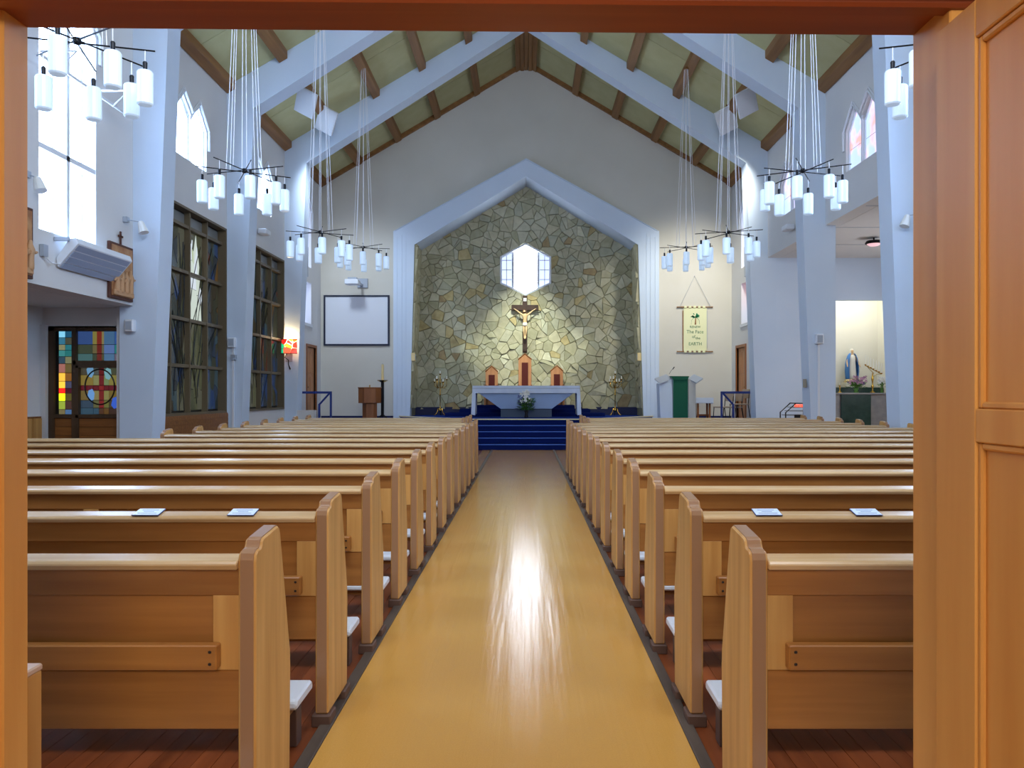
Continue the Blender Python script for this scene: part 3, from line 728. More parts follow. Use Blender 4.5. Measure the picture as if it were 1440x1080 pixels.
# ------------------------------------------------------------------ pews
ORD = ['', 'first', 'second', 'third', 'fourth', 'fifth', 'sixth', 'seventh', 'eighth', 'ninth', 'tenth', 'eleventh', 'twelfth', 'thirteenth', 'fourteenth', 'fifteenth', 'sixteenth']
def pew(s, L, label, loc, group, boardstiles):
    t = local('pew', label, 'pew', loc, group)
    e = .055
    prof = [(0, .05), (0, .885), (.006, .903), (.02, .912), (.048, .914), (.056, .922), (.062, .935), (.075, .941), (.215, .955), (.232, .948), (.242, .93), (.275, .80), (.335, .56), (.352, .50), (.356, .44), (.345, .05)]
    for k, x0 in enumerate((0, L - e)):
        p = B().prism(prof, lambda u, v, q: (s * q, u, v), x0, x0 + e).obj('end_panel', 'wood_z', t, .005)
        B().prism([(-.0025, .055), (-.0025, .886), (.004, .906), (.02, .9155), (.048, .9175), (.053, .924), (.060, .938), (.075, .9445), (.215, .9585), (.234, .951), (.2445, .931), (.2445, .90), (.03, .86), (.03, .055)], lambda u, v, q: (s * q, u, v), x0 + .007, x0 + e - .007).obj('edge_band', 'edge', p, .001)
        B().box(s * (x0 - .012), s * (x0 + e + .012), -.02, .085, 0, .05).obj('foot_block', 'foot', t, .004)
        B().box(s * (x0 - .012), s * (x0 + e + .012), .25, .365, 0, .05).obj('foot_block', 'foot', t, .004)
    a, b = e, L - e
    # cap rail with a sloping top
    cap = [(-.012, .857), (-.016, .874), (-.004, .884), (.05, .897), (.062, .890), (.062, .857)]
    B().prism(cap, lambda u, v, q: (s * q, u, v), a, b).obj('top_rail', 'wood_top_sheen', t, .003)
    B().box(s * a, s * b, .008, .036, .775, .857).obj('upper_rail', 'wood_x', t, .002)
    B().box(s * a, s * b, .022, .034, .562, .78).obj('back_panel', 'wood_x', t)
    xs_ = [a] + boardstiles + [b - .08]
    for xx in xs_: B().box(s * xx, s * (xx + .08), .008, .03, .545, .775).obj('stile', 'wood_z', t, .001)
    B().box(s * (a + .055), s * (b - .055), -.03, .008, .555, .632).obj('book_rail', 'wood_x', t, .004)
    sc = B()
    for xx in (a + .075, b - .075):
        for zz in (.575, .612): sc.lathe([(0, -.005), (.005, -.003), (.005, .003), (0, .005)], (s * xx, -.031, zz), 6, 1, .4)
    sc.obj('screws', 'dark', t)['kind'] = 'stuff'
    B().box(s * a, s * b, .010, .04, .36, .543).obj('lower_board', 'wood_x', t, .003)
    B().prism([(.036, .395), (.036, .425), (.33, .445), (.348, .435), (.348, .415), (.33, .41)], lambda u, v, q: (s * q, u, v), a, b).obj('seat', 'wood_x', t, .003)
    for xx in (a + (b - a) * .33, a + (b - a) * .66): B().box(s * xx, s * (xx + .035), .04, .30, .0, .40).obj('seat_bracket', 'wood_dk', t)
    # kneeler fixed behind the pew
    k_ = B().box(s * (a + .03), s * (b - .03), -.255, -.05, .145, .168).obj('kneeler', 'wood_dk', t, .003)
    cu = B(); cu.prism([(-.265, .170), (-.27, .19), (-.255, .21), (-.05, .214), (-.035, .195), (-.04, .170)], lambda u, v, q: (s * q, u, v), a - .0, b - .0).obj('cushion', 'cushion', k_, .008)
    for xx in (a + .02, a + (b - a) * .5, b - .05): B().box(s * xx, s * (xx + .03), -.20, -.13, .0, .145).obj('kneeler_leg', 'foot', k_, .003)
    return t
SP = .9; Y1 = 2.41
GL = 'pews on the stained window side'; GR = 'pews on the banner side'
def lab(n, side, extra=''):
    return '%s varnished pew from the entrance, %s side of the aisle%s' % (ORD[n], side, extra)
st = lambda L: [L * .3, L * .62]
src = {}
def put(s, n, x0, x1):
    L = round(x1 - x0, 3); y = Y1 + SP * (n - 1) + (0.02 * math.sin(n * 2.1) if n > 1 else 0)
    sd = 'banner' if s > 0 else 'projector-screen'
    lb = lab(n, sd, ', nearest the doors' if n == 1 else ', cards on its rail' if n == 2 else ', frontmost' if n == 16 else '')
    key = (s, L)
    if key not in src: src[key] = pew(s, L, lb, (s * x0, y, 0), GR if s > 0 else GL, st(L)); return src[key]
    return dup(src[key], (s * x0, y, 0), lb)
for n in range(1, 17):
    if n <= 8: put(-1, n, .833, 5.75)
    elif n <= 13: put(-1, n, .833, 4.5)
    else: put(-1, n, 1.12, 4.5)
    if n <= 13: put(1, n, .69, 5.72)
    else: put(1, n, 1.10, 5.72)
# cards on the second pews
cy = Y1 + SP + .02 * math.sin(4.2)
for x, lb in ((-1.60, 'pale blue notice card, farther from the aisle on the screen-side pew'), (-1.20, 'pale blue notice card, nearer the aisle on the screen-side pew'),
              (1.02, 'pale blue notice card, nearer the aisle on the banner-side pew'), (1.44, 'pale blue notice card, farther from the aisle on the banner-side pew')):
    t = local('notice_card', lb, 'card', (x, cy + .024, .8935), 'laminated cards on the second pews'); t.rotation_euler.x = math.radians(13)
    B().box(-.056, .056, -.036, .036, 0, .003).obj('card_backing', 'cardedge', t); B().box(-.054, .054, -.034, .036, .003, .0045).obj('card_face', 'card', t)
    b_ = B()
    for k, (a, b) in enumerate(((-.035, .035), (-.022, .022), (-.04, .04))): b_.box(a, b, .018 - k * .018, .022 - k * .018, .0045, .0049)
    b_.obj('printed_lines', 'print', t)

# ------------------------------------------------------------------ chandeliers
def chandelier(loc, zc, label, rz):
    t = local('chandelier', label, 'light', loc, 'rod chandeliers with opal glass cylinders', rz)
    B().lathe([(.0, -.03), (.03, -.02), (.035, 0), (.03, .03), (.0, .04)], (0, 0, 0), 12).obj('hub', 'black', t, smooth=True)
    for k in range(8):
        a = math.radians(22.5 + 45 * k)
        ca, sa_ = math.cos(a), math.sin(a)
        z = .012 if k % 2 else -.012
        B().tube([(0, 0, z), (.61 * ca, .61 * sa_, z)], .007, 6).obj('arm', 'black', t)
        r = .50 if k % 2 else .53
        px_, py_ = r * ca, r * sa_
        c = B().tube([(px_, py_, z), (px_, py_, -.12)], .005, 5).obj('lamp_cord', 'cord', t)
        B().lathe([(.0, -.195), (.018, -.195), (.02, -.12), (.014, -.11), (0, -.11)], (px_, py_, 0), 10).obj('lamp_cap', 'black', t)
        B().lathe([(0, -.49), (.055, -.49), (.067, -.478), (.068, -.21), (.058, -.195), (0, -.195)], (px_, py_, 0), 18).obj('glass_shade', 'lamp', t, smooth=False)
        B().tube([(.23 * ca, .23 * sa_, z), (.04 * ca, .04 * sa_, zc)], .0045, 4).obj('suspension_cord', 'cord', t)
    B().lathe([(0, zc - .05), (.07, zc - .04), (.07, zc), (0, zc + .01)], (0, 0, 0), 12).obj('ceiling_rose', 'purlin', t)
    return t
for s in (-1, 1):
    sd = 'screen-side' if s < 0 else 'banner-side'
    for k, (y, h, wh) in enumerate(((6.65, 4.39, 'nearest the doors, cut by the door frame'), (10.6, 4.41, 'second from the doors'), (14.5, 4.38, 'third from the doors'), (18.35, 4.82, 'nearest the altar'))):
        x = s * (3.75 if s > 0 else 3.82)
        if k == 0 and s > 0: x = 3.66
        # the rose sits under the board or the purlin
        chandelier((x, y, h), roof(x) - (.17 if abs(x - 3.84) < .09 else 0) - h - .005, '%s rod chandelier with eight glass cylinders, %s' % (sd, wh), math.radians((7, -5, 4, 12)[k] * s))

# ------------------------------------------------------------------ ceiling floodlights
for s in (-1, 1):
    for k, (y, x, z) in enumerate(((19.25, 4.92, 8.22), (17.75, 5.0, 8.1))):
        t = thing('floodlight', 'flat white ceiling floodlight on the %s side, %s' % ('screen' if s < 0 else 'banner', 'lower one nearer the altar' if k == 0 else 'upper one nearer the doors'), 'floodlight', (s * x, y, z), 'floodlights under the roof')
        mx = Matrix.Translation((s * x, y, z - .1)) @ Matrix.Rotation(s * math.radians(-28), 4, 'Y') @ Matrix.Rotation(math.radians(-58 if k == 0 else -50), 4, 'X')
        B().box(-.24, .24, -.3, .3, -.03, .03, mx).obj('lamp_box', 'white', t, .006)
        B().box(-.2, .2, -.26, .26, -.036, -.03, mx).obj('lens', 'white', t)
        B().tube([(s * x, y, z - .08), (s * (x + .03), y, roof(x) - .01)], .03, 8).obj('bracket', 'purlin', t)

# ------------------------------------------------------------------ chancel furniture
YAl = 22.0
t = thing('altar', 'long white clothed altar table with tapered front, centre of chancel', 'altar', (-.02, 22.3, .72))
x0, x1 = -1.5, 1.5
B().box(x0, x1, YAl, YAl + .85, 1.55, 1.60).obj('altar_top', 'white', t, .006)
B().prism([(-1.36, 1.55), (1.36, 1.55), (1.36, 1.42), (.72, .96), (-.72, .96), (-1.36, 1.42)], XZ, YAl + .06, YAl + .7).obj('altar_front', 'altarstone', t, .006)
B().box(-.72, .72, YAl + .10, YAl + .62, .72, .96).obj('altar_plinth', 'altarbase', t, .005)
o = B().box(x0 - .01, x1 + .01, YAl - .014, YAl + .86, 1.60, 1.612).box(x0 - .01, x1 + .01, YAl - .014, YAl - .004, 1.40, 1.60).obj('altar_cloth', 'cloth'); tag(o, 'white cloth over the altar with long narrow end tails', 'cloth')
B().box(x0 - .012, x1 + .012, YAl - .018, YAl - .014, 1.53, 1.545).obj('cloth_seam', 'grey', o)
for s in (-1, 1):
    q0 = [(s * 1.51, YAl - .01, 1.60), (s * 1.42, YAl - .01, 1.60), (s * 1.42, YAl + .8, 1.60), (s * 1.51, YAl + .8, 1.60)]
    q1 = [(s * 1.55, YAl - .05, .80), (s * 1.43, YAl - .05, .78), (s * 1.44, YAl + .8, .80), (s * 1.53, YAl + .8, .80)]
    B().hexa(q1, q0).obj('cloth_tail', 'cloth', o, .006)
# presidential chairs
def pchair(x, w_, zb, zt, label, y=24.02):
    t = thing('sanctuary_chair', label, 'chair', (x, y, zb), 'pointed oak chairs against the stone wall')
    h = w_ / 2; pk = .16
    B().sheet([(x - h, zb), (x + h, zb), (x + h, zt - pk), (x, zt), (x - h, zt - pk)], [[(x - h * .45, zb + .42), (x + h * .45, zb + .42), (x + h * .45, zt - .27), (x - h * .45, zt - .27)]], XZ, y + .2, y + .27).obj('backrest', 'chairwood', t, .006)
    B().box(x - h * .5, x + h * .5, y + .19, y + .23, zb + .4, zt - .25).obj('back_cushion', 'redcloth', t, .006)
    B().tube([(x - h - .01, y + .2, zt - pk + .01), (x, y + .2, zt + .02), (x + h + .01, y + .2, zt - pk + .01)], .018, 5).obj('back_cap', 'oak', t)
    B().box(x - h, x + h, y - .22, y + .2, zb + .38, zb + .44).obj('seat', 'redcloth', t, .01)
    for s in (-1, 1):
        B().box(x + s * h - .025, x + s * h + .025, y - .22, y + .2, zb + .58, zb + .62).obj('armrest', 'oak', t, .005)
        B().box(x + s * h - .025, x + s * h + .025, y - .22, y - .17, zb, zb + .58).obj('leg', 'chairwood', t, .004)
        B().box(x + s * h - .025, x + s * h + .025, y + .14, y + .19, zb, zb + .58).obj('leg', 'chairwood', t, .004)
pchair(-.04, .40, 1.04, 2.60, 'tall pointed oak chair with red back, below the crucifix')
pchair(-1.07, .38, 1.04, 2.22, 'shorter pointed oak chair with red back, on the screen side of the tall one')
pchair(.95, .38, 1.04, 2.24, 'shorter pointed oak chair with red back, on the banner side of the tall one')

# crucifix
def skinned(name, m, parent, pts, edges, root=0, sub=2):
    bm = bmesh.new(); lay = bm.verts.layers.skin.verify()
    off = OFF.get(parent, Vector())
    vs = []
    for i, (p, r) in enumerate(pts):
        v = bm.verts.new(Vector(p) - off); v[lay].radius = r if isinstance(r, tuple) else (r, r); v[lay].use_root = (i == root); vs.append(v)
    for a, b in edges: bm.edges.new((vs[a], vs[b]))
    me = bpy.data.meshes.new(name); bm.to_mesh(me); bm.free(); me.materials.append(M[m])
    o = bpy.data.objects.new(name, me); COL.objects.link(o); o.parent = parent; OFF[o] = off
    md = o.modifiers.new('skin', 'SKIN'); md.use_smooth_shade = True
    md = o.modifiers.new('sub', 'SUBSURF'); md.levels = sub; md.render_levels = sub
    return o
cx, cyy = -.04, 24.33
t = thing('crucifix', 'dark wooden cross on the stone wall below the window', 'crucifix', (cx, cyy, 2.66))
B().box(cx - .075, cx + .075, cyy, cyy + .07, 2.66, 4.44).obj('upright', 'crosswood', t, .006)
B().box(cx - .42, cx + .42, cyy + .002, cyy + .068, 3.98, 4.15).obj('crossbar', 'crosswood', t, .006)
B().box(cx - .05, cx + .05, cyy - .012, cyy, 4.26, 4.36).obj('title_board', 'waxwhite', t, .003)
y = cyy - .06
B().box(cx - .05, cx + .05, cyy - .06, cyy, 2.70, 2.78).obj('foot_rest', 'crosswood', t, .004)
cor = thing('corpus', 'carved pale figure of a man nailed to the dark cross, arms raised', 'figure', (cx, y, 3.1))
J = [((cx, y, 3.56), (.062, .045)), ((cx, y - .01, 3.68), (.058, .04)), ((cx, y - .01, 3.80), (.075, .045)), ((cx + .005, y - .015, 3.87), .028), ((cx - .02, y - .03, 3.925), (.042, .048)), ((cx - .025, y - .03, 3.975), .035),
     ((cx - .09, y, 3.84), .030), ((cx - .20, y + .01, 3.93), .022), ((cx - .31, y + .03, 4.01), .015), ((cx - .35, y + .035, 4.035), (.018, .009)),
     ((cx + .09, y, 3.84), .030), ((cx + .20, y + .01, 3.93), .022), ((cx + .31, y + .03, 4.01), .015), ((cx + .35, y + .035, 4.035), (.018, .009)),
     ((cx - .035, y, 3.50), .042), ((cx - .035, y - .045, 3.32), .030), ((cx - .02, y - .01, 3.17), .022), ((cx - .012, y - .03, 3.13), (.016, .03)), ((cx - .01, y - .05, 3.08), (.016, .012)),
     ((cx + .035, y, 3.50), .042), ((cx + .04, y - .05, 3.33), .030), ((cx + .02, y - .02, 3.18), .022), ((cx + .014, y - .04, 3.13), (.016, .03)), ((cx + .012, y - .06, 3.08), (.016, .012))]
E = [(0, 1), (1, 2), (2, 3), (3, 4), (4, 5), (2, 6), (6, 7), (7, 8), (8, 9), (2, 10), (10, 11), (11, 12), (12, 13), (0, 14), (14, 15), (15, 16), (16, 17), (17, 18), (0, 19), (19, 20), (20, 21), (21, 22), (22, 23)]
skinned('body', 'skin', cor, J, E)
B().lathe([(.0, -.06), (.08, -.055), (.078, 0), (.072, .05), (.0, .055)], (cx, y - .005, 3.54), 14, 1, .75).obj('loincloth', 'robe', cor, smooth=True)
B().lathe([(.0, .05), (.03, .045), (.046, .02), (.048, -.02), (.03, -.07), (.0, -.075)], (cx - .026, y - .012, 3.955), 12, 1, .8).obj('hair', 'hair', cor, smooth=True)

# candelabra
def candelabrum(x, y, z, label):
    t = thing('candelabrum', label, 'candelabrum', (x, y, z), 'tall brass candelabra in the chancel')
    B().lathe([(0, .10), (.03, .12), (.045, .17), (.02, .22), (.014, .3), (.014, .62), (.028, .64), (.014, .66), (.014, .98), (.03, 1.0), (.016, 1.03), (.01, 1.2), (0, 1.21)], (x, y, z), 12).obj('stem', 'brass', t, smooth=True)
    for k in range(3):
        a = math.radians(90 + 120 * k); c, s_ = math.cos(a), math.sin(a)
        B().tube([(x, y, z + .2), (x + .07 * c, y + .07 * s_, z + .21), (x + .10 * c, y + .10 * s_, z + .10), (x + .16 * c, y + .16 * s_, z + .03), (x + .2 * c, y + .2 * s_, z + .012)], [.014, .014, .012, .014, .012], 8).obj('foot', 'brass', t, smooth=True)
    tops = [(0, 0, 1.24)]
    for k in range(6):
        a = math.radians(60 * k + 10); r, h = (.2, 1.08) if k % 2 == 0 else (.17, 1.0)
        c, s_ = math.cos(a) * r, math.sin(a) * r
        B().tube([(x, y, z + .86), (x + c * .5, y + s_ * .5, z + .84), (x + c * .95, y + s_ * .95, z + .90), (x + c, y + s_, z + h)], .010, 6).obj('arm', 'brass', t, smooth=True)
        tops.append((c, s_, h))
    for c, s_, h in tops:
        B().lathe([(0, -.01), (.02, 0), (.036, .03), (.034, .034), (.01, .02), (0, .02)], (x + c, y + s_, z + h), 10).obj('drip_cup', 'brass', t, smooth=True)
        B().lathe([(0, .015), (.015, .015), (.014, .12), (.0, .125)], (x + c, y + s_, z + h), 8).obj('candle', 'waxwhite', t)
        B().tube([(x + c, y + s_, z + h + .12), (x + c, y + s_, z + h + .14)], .004, 4).obj('wick', 'black', t)
candelabrum(P(619, 0, 23.75).x, 23.75, .72, 'brass seven-branch candelabrum on screen side of the altar')
candelabrum(P(865, 0, 23.75).x, 23.75, .72, 'brass seven-branch candelabrum on banner side of the altar')

# altar flowers
def bouquet(name, label, x, y, z, h, wr, kinds, vase, group=None, n=60, seed=1, vh=.18):
    t = thing(name, label, 'flowers', (x, y, z), group); r_ = random.Random(seed)
    B().lathe([(0, 0), (wr * .28, 0), (wr * .3, .02), (wr * .2, vh * .5), (wr * .34, vh), (wr * .28, vh), (0, vh * .9)], (x, y, z), 14).obj('vase', vase, t, smooth=True)
    lv = B()
    for _ in range(n):
        a = r_.uniform(0, 6.28); q = r_.uniform(.2, 1) * wr; zz = z + vh + r_.uniform(0, .45) * (h - vh)
        p = Vector((x + q * math.cos(a), y + q * math.sin(a), zz)); d = Vector((math.cos(a), math.sin(a), r_.uniform(-.3, 1))).normalized()
        sd = d.cross(Vector((0, 0, 1))).normalized(); l = r_.uniform(.07, .15) * wr * 5; w2 = l * .2; nrm = sd.cross(d) * (w2 * .4)
        lv.poly([p, p + d * l * .5 + sd * w2 + nrm, p + d * l]); lv.poly([p, p + d * l, p + d * l * .5 - sd * w2 + nrm])
    o = lv.obj('foliage', 'leaf', t); o['kind'] = 'stuff'
    st_ = B()
    for mname, cnt, zr, spread, size in kinds:
        for _ in range(cnt):
            a = r_.uniform(0, 6.28); q = r_.uniform(.1, 1) * wr * spread
            p = Vector((x + q * math.cos(a), y - abs(q * math.sin(a)) * .8, z + h * r_.uniform(*zr)))
            st_.tube([(x, y, z + vh), tuple(p)], .004, 4)
            fb = B(); ax = Vector((r_.uniform(-.6, .6), -1, r_.uniform(-.2, .8))).normalized(); u = ax.cross(Vector((0, 0, 1))).normalized(); v_ = ax.cross(u)
            for k in range(6):
                an = k * math.pi / 3 + r_.random(); dr = u * math.cos(an) + v_ * math.sin(an); pe = ax.cross(dr)
                fb.poly([p, p + dr * size * .5 + pe * size * .2 + ax * size * .25, p + dr * size + ax * size * .3, p + dr * size * .5 - pe * size * .2 + ax * size * .25])
            fb.obj('bloom', mname, t)
    st_.obj('stems', 'leaf', t)
bouquet('lily_arrangement', 'white lilies and green leaves in dark vase before the altar', 0.0, 21.72, .722, .84, .2,
        [('petal', 8, (.62, .98), .55, .10), ('purplepetal', 9, (.42, .7), 1.25, .05), ('petal', 5, (.5, .62), .9, .08)], 'black', n=320, seed=4, vh=.2)

# hexagonal timber pulpit/font, paschal candle
t = thing('oak_font', 'six sided oak font on a narrower pedestal below the projector screen', 'font', (P(520, 0, 21.5).x, 21.5, .58))
fx = P(520, 0, 21.5).x
def hexp(r, z0, z1, nm, m='oak'):
    B().prism([(fx + r * math.cos(math.radians(60 * k + 12)), 21.5 + r * math.sin(math.radians(60 * k + 12))) for k in range(6)], XY, z0, z1).obj(nm, m, t, .006)
hexp(.20, .58, 1.13, 'pedestal'); hexp(.31, 1.13, 1.54, 'bowl_case'); hexp(.325, 1.54, 1.565, 'lid', 'oak')
B().lathe([(0, 0), (.02, 0), (.012, .03), (.018, .05), (0, .07)], (fx, 21.5, 1.565), 10).obj('finial', 'brass', t)
t = thing('paschal_stand', 'slim black iron stand with brass dish beside the oak font', 'stand', (P(538, 0, 22.4).x, 22.4, .58)); px_ = P(538, 0, 22.4).x
B().box(px_ - .04, px_ + .04, 22.36, 22.44, .72, 1.72).obj('stem', 'black', t, .005)
for k in range(4):
    a = math.radians(45 + 90 * k); c, s_ = math.cos(a), math.sin(a)
    B().tube([(px_, 22.4, .8), (px_ + .12 * c, 22.4 + .12 * s_, .72), (px_ + .2 * c, 22.4 + .2 * s_, .60)], .015, 6).obj('leg', 'black', t)
B().lathe([(0, 1.70), (.05, 1.71), (.15, 1.76), (.155, 1.775), (.04, 1.75), (0, 1.75)], (px_, 22.4, 0), 12).obj('dish', 'brass', t)
o = B().lathe([(0, 1.75), (.038, 1.75), (.036, 2.22), (0, 2.235)], (px_, 22.4, 0), 14).obj('paschal_candle', 'wax'); tag(o, 'tall thick cream candle standing on the black iron stand', 'candle')
B().tube([(px_, 22.4, 2.22), (px_, 22.4, 2.26)], .004, 4).obj('wick', 'black', o)

# ambo
t = thing('ambo', 'white double-winged reading desk draped with a green cloth', 'lectern', (P(952, 0, 21.4).x, 21.4, .58)); YY = 21.3
a = lambda x: P(x, 0, YY).x
z_ = lambda y_: P(0, y_, YY).z
B().hexa([(a(928), YY - .1, .58), (a(947), YY, .58), (a(947), YY + .4, .58), (a(928), YY + .35, .58)], [(a(926), YY - .1, z_(539)), (a(945), YY, z_(533)), (a(945), YY + .4, z_(533)), (a(926), YY + .35, z_(539))]).obj('body', 'column', t, .004)
B().hexa([(a(968), YY, .58), (a(977.5), YY - .1, .58), (a(977.5), YY + .35, .58), (a(968), YY + .4, .58)], [(a(968), YY, z_(533)), (a(977.5), YY - .1, z_(539)), (a(977.5), YY + .35, z_(539)), (a(968), YY + .4, z_(533))]).obj('body', 'cream', t, .004)
B().box(a(946), a(969), YY + .02, YY + .4, .58, z_(529)).obj('centre_panel', 'column', t, .004)
for pts in ([(919, 533, -.15), (938, 526.5, .1), (945.5, 533, .05), (926.5, 539.5, -.2)], [(968, 533, .05), (977, 526.5, .1), (987, 532.5, -.15), (977, 539, -.2)]):
    q = [(a(px), YY + d, z_(py)) for px, py, d in pts]
    B().hexa([(p[0], p[1], p[2] - .02) for p in q], [(p[0], p[1], p[2] + .012) for p in q]).obj('book_rest', 'grey', t, .003)
B().tube([(a(941), YY, z_(526)), (a(944), YY, z_(521)), (a(947), YY - .03, z_(518))], .005, 5).tube([(a(945.5), YY - .03, z_(519.5)), (a(948), YY - .04, z_(516))], .014, 6).obj('microphone', 'black', t)
o = B().box(a(946.5), a(967), YY - .03, YY - .015, .60, z_(530)).box(a(943), a(968.5), YY - .05, YY + .4, z_(530), z_(529)).prism([(a(943), z_(529)), (a(968.5), z_(529)), (a(967), z_(534)), (a(946), z_(534))], XZ, YY - .052, YY - .035).obj('lectern_cloth', 'green'); tag(o, 'long dark green cloth hanging down the front of the reading desk', 'cloth')
# credence table
t = thing('credence_table', 'small wooden side table under the banner', 'table', (P(988, 0, 22.8).x, 22.8, .58)); tx = P(988, 0, 22.8).x
B().box(tx - .2, tx + .2, 22.6, 23.0, 1.22, 1.26).obj('tabletop', 'oak', t)
for sx_ in (-1, 1):
    for yy in (22.62, 22.95): B().box(tx + sx_ * .17 - .025, tx + sx_ * .17 + .025, yy, yy + .05, .58, 1.22).obj('leg', 'oak', t)
    B().box(tx + sx_ * .17 - .03, tx + sx_ * .17 + .03, 22.55, 23.05, .58, .62).obj('foot_bar', 'oak', t)
B().box(tx - .17, tx + .17, 22.78, 22.82, .74, .79).obj('stretcher', 'oak', t)
o = B().box(tx - .26, tx + .26, 22.56, 23.04, 1.26, 1.27).box(tx - .26, tx + .26, 22.55, 22.56, 1.12, 1.27).box(tx + .25, tx + .26, 22.56, 23.04, 1.10, 1.27).obj('table_cloth', 'cloth'); tag(o, 'white cloth with scalloped hem on the small side table', 'cloth')
b_ = B()
for k in range(10): b_.lathe([(0, -.02), (.02, 0), (0, .02)], (tx - .235 + k * .052, 22.555, 1.12), 6, 1, .2)
b_.obj('scalloped_hem', 'cloth', o)

# projector screen, projector
t = thing('projection_screen', 'wall mounted projection screen with dark blue border', 'screen', P(501, 450, YB))
p0, p1 = P(455, 486, YB - .05), P(547.5, 415, YB - .05)
B().sheet([(p0.x, p0.z), (p1.x, p0.z), (p1.x, p1.z), (p0.x, p1.z)], [[(p0.x + .05, p0.z + .05), (p1.x - .05, p0.z + .05), (p1.x - .05, p1.z - .05), (p0.x + .05, p1.z - .05)]], XZ, YB - .05, YB - .005).obj('border', 'screenframe', t)
B().box(p0.x + .04, p1.x - .04, YB - .03, YB - .01, p0.z + .04, p1.z - .04).obj('projection_surface', 'screen', t)
t = thing('projector', 'white short-throw projector on wall arm above the screen', 'projector', P(499, 398, YB))
a0, b0 = P(487, 401, 23.0), P(506, 392, 23.0)
B().box(a0.x, b0.x, 22.75, 23.1, a0.z, b0.z - .04).obj('projector_body', 'white', t, .02)
B().box(a0.x + .08, b0.x - .06, 22.8, 23.05, b0.z - .04, b0.z + .02).obj('lens_hood', 'grey', t, .01)
B().box(b0.x - .1, b0.x - .02, 22.95, YB - .02, a0.z + .04, a0.z + .10).obj('arm', 'grey', t)
c0, d0 = P(503, 405, YB), P(517.5, 392, YB)
B().box(c0.x, d0.x, YB - .06, YB - .005, c0.z, d0.z).obj('wall_plate', 'grey', t, .006)

# banner
bx0, bx1 = P(961, 0, YB).x, P(993.5, 0, YB).x; bz0, bz1 = P(0, 494.5, YB).z, P(0, 432, YB).z; yb = YB - .04
t = thing('banner', 'cream hanging banner with palm tree and green lettering between two rods', 'banner', ((bx0 + bx1) / 2, yb, bz0))
B().box(bx0, bx1, yb, yb + .008, bz0 + .03, bz1 - .03).obj('banner_cloth', 'banner', t)
B().box(bx0 - .03, bx0 - .008, yb + .01, yb + .02, bz0 + .02, bz1 - .1).obj('side_braid', 'purlin', t)
B().box(bx1 + .008, bx1 + .02, yb + .01, yb + .02, bz0 + .1, bz1 - .1).obj('side_braid', 'grey', t)
for z in (bz0, bz1):
    B().tube([(bx0 - .19, yb, z), (bx1 + .17, yb, z)], .016, 8).obj('rod', 'purlin', t)
    for xx in (bx0 - .19, bx1 + .17): B().lathe([(0, -.025), (.025, 0), (0, .025)], (xx, yb, z), 8).obj('rod_finial', 'purlin', t)
    for k in range(5):
        xx = bx0 + (bx1 - bx0) * (k + .08) / 5
        B().box(xx, xx + .08, yb - .02, yb + .02, z - .035, z + .035).obj('hanging_loop', 'banner', t, .006)
ap = P(976.5, 388.5, YB)
B().tube([(bx0 - .12, yb, bz1), (ap.x, yb, ap.z), (bx1 + .12, yb, bz1)], .006, 4).obj('hanging_cord', 'grey', t)
B().tube([(ap.x, YB - .05, ap.z), (ap.x, YB, ap.z)], .012, 6).obj('wall_hook', 'grey', t)
bc = (bx0 + bx1) / 2
tr = B()
ctr = (bc + .0, bz1 - .30)
for an in (-160, -125, -95, -60, -20, 15, 195, 60, 120):
    a_ = math.radians(an); L_ = .14
    tip = (ctr[0] + L_ * math.cos(a_) * 1.05, ctr[1] + L_ * math.sin(a_) * .5 + .05 - .03 * abs(math.cos(a_)))
    mid = (ctr[0] + L_ * .55 * math.cos(a_), ctr[1] + .04 + L_ * .4 * math.sin(a_))
    tr.prism([(ctr[0], ctr[1]), (mid[0] + .015, mid[1] - .03), tip, (mid[0], mid[1] + .03)], XZ, yb - .004, yb - .0005)
tr.obj('palm_crown', 'palm', t)
B().prism([(bc + .0, bz1 - .31), (bc + .022, bz1 - .31), (bc + .03, bz1 - .53), (bc - .02, bz1 - .53)], XZ, yb - .004, yb - .0005).obj('palm_trunk', 'purlin', t)
B().tube([(bc - .12 + .0, yb - .002, bz1 - .52), (bc - .11, yb - .002, bz1 - .40), (bc - .05, yb - .002, bz1 - .33)], .004, 4).tube([(bc + .13, yb - .002, bz1 - .52), (bc + .12, yb - .002, bz1 - .40), (bc + .06, yb - .002, bz1 - .33)], .004, 4).obj('drawn_arc', 'text', t)
def text(s, x, z, size, parent, m='text', y=None, ext=.001):
    c = bpy.data.curves.new('lettering', 'FONT'); c.body = s; c.size = size; c.align_x = 'CENTER'; c.extrude = ext; c.offset = .001
    c.materials.append(M[m]); o_ = bpy.data.objects.new('lettering_curve', c); me = bpy.data.meshes.new_from_object(o_); bpy.data.objects.remove(o_); o = bpy.data.objects.new('lettering', me); COL.objects.link(o)
    o.parent = parent; off = OFF[parent]; o.location = Vector((x, y if y else yb - .003, z)) - off; o.rotation_euler = (math.pi / 2, 0, 0); return o
text('RENEW', bc, bz1 - .63, .095, t); text('The Face', bc - .005, bz1 - .79, .14, t); text('of', bc - .05, bz1 - .93, .12, t); text('the', bc + .08, bz1 - .97, .11, t); text('EARTH', bc, bz1 - 1.15, .13, t)

